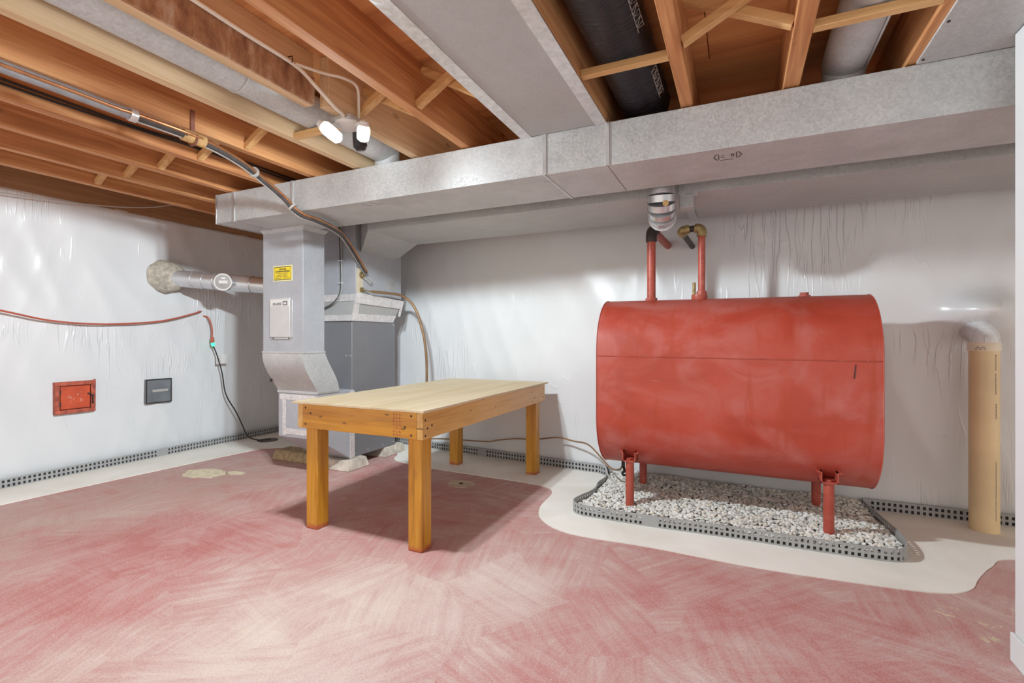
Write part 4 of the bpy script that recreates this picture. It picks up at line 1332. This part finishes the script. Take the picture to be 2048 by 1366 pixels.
# outlet valve and oil line
ov = thing('outlet_valve', 'small dark shutoff valve hanging beneath the oil tank', 'valve', (-0.72, 3.40, 0.2))
MB().tube([(-0.735, CY, 0.275), (-0.735, CY, 0.215)], 0.012, 12).build('valve_body', 'dark_iron', ov)
MB().tube([(-0.735, CY, 0.225), (-0.715, CY - 0.03, 0.19)], 0.009, 10).build('stem', 'dark_iron', ov)
MB().ring((-0.713, CY - 0.033, 0.187), (0.45, -0.75, -0.5), 0.013, 0.029, 0.007, 14).build('handwheel', 'dark_iron', ov)
ol = MB().tube(catmull([(-0.738, CY, 0.23), (-0.77, 3.50, 0.185), (-0.85, 3.58, 0.165), (-0.95, 3.70, 0.20), (-1.10, 3.85, 0.262), (-1.25, 3.93, 0.262), (-1.40, 3.955, 0.275), (-1.62, 3.97, 0.235), (-1.80, 3.98, 0.225), (-2.0, 4.0, 0.19), (-2.12, 4.01, 0.165), (-2.6, 4.05, 0.14), (-2.95, 4.0, 0.12)], 6), 0.0065, 8).build('oil_line', 'brown_tube')
tag(ol, 'thin brown oil line looping along the wall from the tank valve', 'tube')
ol2 = MB().tube(catmull([(-0.99, 3.90, 0.11), (-0.94, 3.80, 0.095), (-0.90, 3.70, 0.075), (-0.80, 3.55, 0.055), (-0.72, 3.47, 0.035)], 5), 0.006, 8).build('buried_line', 'wire_gray')
tag(ol2, 'short gray line disappearing into the gravel beside the tank', 'tube')

# ------------------------------------------------------------------ PVC drain
pv = thing('drain_pipe', 'tan plastic drain pipe standing against the back wall', 'pipe', (1.305, 3.75, 0))
PX, PY = 1.305, 3.755
MB().tube([(PX, PY, -0.005), (PX, PY, 1.075)], 0.068, 28).build('pipe', 'pvc', pv)
MB().tube([(PX, PY, 1.05), (PX, PY, 1.095), (PX, PY, 1.10)], [0.073, 0.073, 0.070], 28).build('coupling', 'pvc_fit', pv)
cp = pv.children[-1]
MB().tube(catmull([(PX, PY, 1.09), (PX, PY, 1.115), (PX, PY + 0.025, 1.148), (PX, PY + 0.09, 1.17), (PX, PY + 0.17, 1.17)], 5), 0.069, 24).build('wrapped_elbow', 'plastic_sheet', pv)
pr = MB()
va = math.atan2(-PY, -PX)
for (z0, z1, da, wdt) in ((0.94, 1.03, 0.78, 0.006), (0.80, 0.92, 0.78, 0.006), (0.66, 0.75, 0.80, 0.007), (0.08, 0.42, 0.80, 0.005)):
    z = z1
    rr = random.Random(int(z0 * 99))
    while z > z0:
        hgt = rr.uniform(0.004, 0.008)
        a = va + da
        c0 = (PX + 0.0682 * math.cos(a), PY + 0.0682 * math.sin(a), z)
        c1 = (PX + 0.0682 * math.cos(a), PY + 0.0682 * math.sin(a), z - hgt)
        pr.bar(c0, c1, 0.0012, wdt, (math.cos(a), math.sin(a), 0))
        z -= hgt + 0.003
pr.build('printed_text', 'print_gray', pv)
pr = MB()
for i in range(9):
    a = va - 0.55 + i * 0.075
    for z in (1.062, 1.072):
        if (i + int(z * 1000)) % 4:
            c0 = Vector((PX + 0.0732 * math.cos(a), PY + 0.0732 * math.sin(a), z))
            pr.bar(c0, c0 + Vector((-math.sin(a), math.cos(a), 0)) * 0.005, 0.001, 0.005)
pr.build('printed_text', 'print_gray', cp)

# ------------------------------------------------------------------ gravel bed
front = [(-0.915, 3.66), (-0.93, 3.52), (-0.915, 3.40), (-0.925, 3.29), (-0.965, 3.16), (-0.975, 3.07), (-0.93, 3.005), (-0.83, 2.985), (-0.47, 2.985),
         (0.01, 3.005), (0.385, 3.005), (0.68, 3.02), (0.755, 3.06), (0.79, 3.16), (0.795, 3.30), (0.775, 3.48), (0.735, 3.84)]
fpth = [(p.x, p.y) for p in catmull([(x, y, 0) for x, y in [(-0.93, 3.80)] + front], 5)]
edg = perforated('gravel_edging', fpth, 0.068, 0.028, 'edging', 0.004, 0.007)
tag(edg, 'gray perforated plastic edging curved around the gravel bed', 'edging')
gpoly = [(x, y) for x, y in fpth] + [(0.735, 3.875), (-0.3, 3.915), (-0.92, 3.955)]


def inside(x, y, P):
    c_ = False
    n_ = len(P)
    for i in range(n_):
        x1, y1 = P[i]
        x2, y2 = P[(i + 1) % n_]
        if (y1 > y) != (y2 > y) and x < (x2 - x1) * (y - y1) / (y2 - y1) + x1:
            c_ = not c_
    return c_


def gz(x, y):
    ed_ = min((x + 0.95) / 0.12, (0.78 - x) / 0.12, (y - 2.98) / 0.10, 1)
    return 0.028 + 0.022 * max(0, min(1, ed_)) + 0.012 * noise.noise((x * 3, y * 3, 1)) + 0.012 * max(0, (y - 3.4) / 0.5)


bed = MB().prism([(-0.075 + (x + 0.075) * 0.985, 3.46 + (y - 3.46) * 0.975) for x, y in gpoly], lambda u, v, q: (u, v, q), 0.002, 0.026).build('gravel_soil', 'soil')
tag(bed, 'dark fine soil bed beneath the loose gravel', 'soil', None, 'stuff')
phi = (1 + 5 ** 0.5) / 2
ico_v = [Vector(q).normalized() for q in [(-1, phi, 0), (1, phi, 0), (-1, -phi, 0), (1, -phi, 0), (0, -1, phi), (0, 1, phi), (0, -1, -phi), (0, 1, -phi), (phi, 0, -1), (phi, 0, 1), (-phi, 0, -1), (-phi, 0, 1)]]
ico_f = [(0, 11, 5), (0, 5, 1), (0, 1, 7), (0, 7, 10), (0, 10, 11), (1, 5, 9), (5, 11, 4), (11, 10, 2), (10, 7, 6), (7, 1, 8), (3, 9, 4), (3, 4, 2), (3, 2, 6), (3, 6, 8), (3, 8, 9), (4, 9, 5), (2, 4, 11), (6, 2, 10), (8, 6, 7), (9, 8, 1)]
shapes = []
for q in range(8):
    sx, sy, sz = random.uniform(0.9, 1.35), random.uniform(0.75, 1.0), random.uniform(0.55, 0.8)
    shapes.append([Vector((v_.x * sx, v_.y * sy, v_.z * sz)) * random.uniform(0.78, 1.15) for v_ in ico_v])
stones = []
pitch = 0.0205
y = 2.985
row = 0
while y < 3.95:
    x = -1.0 + (pitch / 2 if row % 2 else 0)
    while x < 0.82:
        xx, yy = x + random.uniform(-0.008, 0.008), y + random.uniform(-0.008, 0.008)
        if inside(xx, yy, gpoly) and inside(-0.075 + (xx + 0.075) / 0.983, 3.46 + (yy - 3.46) / 0.97, gpoly):
            stones.append((xx, yy, gz(xx, yy) + random.uniform(-0.004, 0.007), random.uniform(0.0105, 0.0165)))
        x += pitch
    y += pitch * 0.9
    row += 1
stones.sort(key=lambda s_: s_[1] * 0.908 - s_[0] * 0.419)
stone_me = []
for q in range(8):
    me = bpy.data.meshes.new('gravel_stone')
    me.from_pydata([tuple(v_) for v_ in shapes[q]], [], ico_f)
    me.materials.append(MATS['gravel'])
    stone_me.append(me)
for i, (x, y, z, r_) in enumerate(stones[:300]):
    o = bpy.data.objects.new('gravel_stone', stone_me[i % 8])
    o.location = (x, y, z)
    o.scale = (r_, r_, r_)
    o.rotation_euler = (random.uniform(-0.7, 0.7), random.uniform(-0.7, 0.7), random.uniform(0, 6.28))
    COL.objects.link(o)
    tag(o, 'small pale gray stone along the front of the gravel bed', 'stone', 'stones at the front of the gravel bed')
vs, fs = [], []
for i, (x, y, z, r_) in enumerate(stones[300:]):
    R_ = Matrix.Rotation(random.uniform(0, 6.28), 3, 'Z') @ Matrix.Rotation(random.uniform(-0.7, 0.7), 3, 'X')
    o_ = len(vs)
    vs += [tuple(R_ @ v_ * r_ + Vector((x, y, z))) for v_ in shapes[i % 8]]
    fs += [tuple(q + o_ for q in f_) for f_ in ico_f]
me = bpy.data.meshes.new('gravel')
me.from_pydata(vs, [], fs)
me.materials.append(MATS['gravel'])
o = bpy.data.objects.new('gravel', me)
COL.objects.link(o)
tag(o, 'bed of loose pale gravel beneath the red oil tank', 'gravel', None, 'stuff')
SX, SY = 0.204, 3.519
ps = MB().add([(SX - 0.075, SY, 0.094), (SX, SY - 0.03, 0.092), (SX + 0.065, SY + 0.01, 0.100), (SX, SY + 0.04, 0.092), (SX - 0.055, SY + 0.035, 0.102)], [(0, 1, 4), (1, 2, 3), (1, 3, 4)]).build('paper_scrap', 'paper')
tag(ps, 'torn white paper scrap lying on the gravel', 'paper')
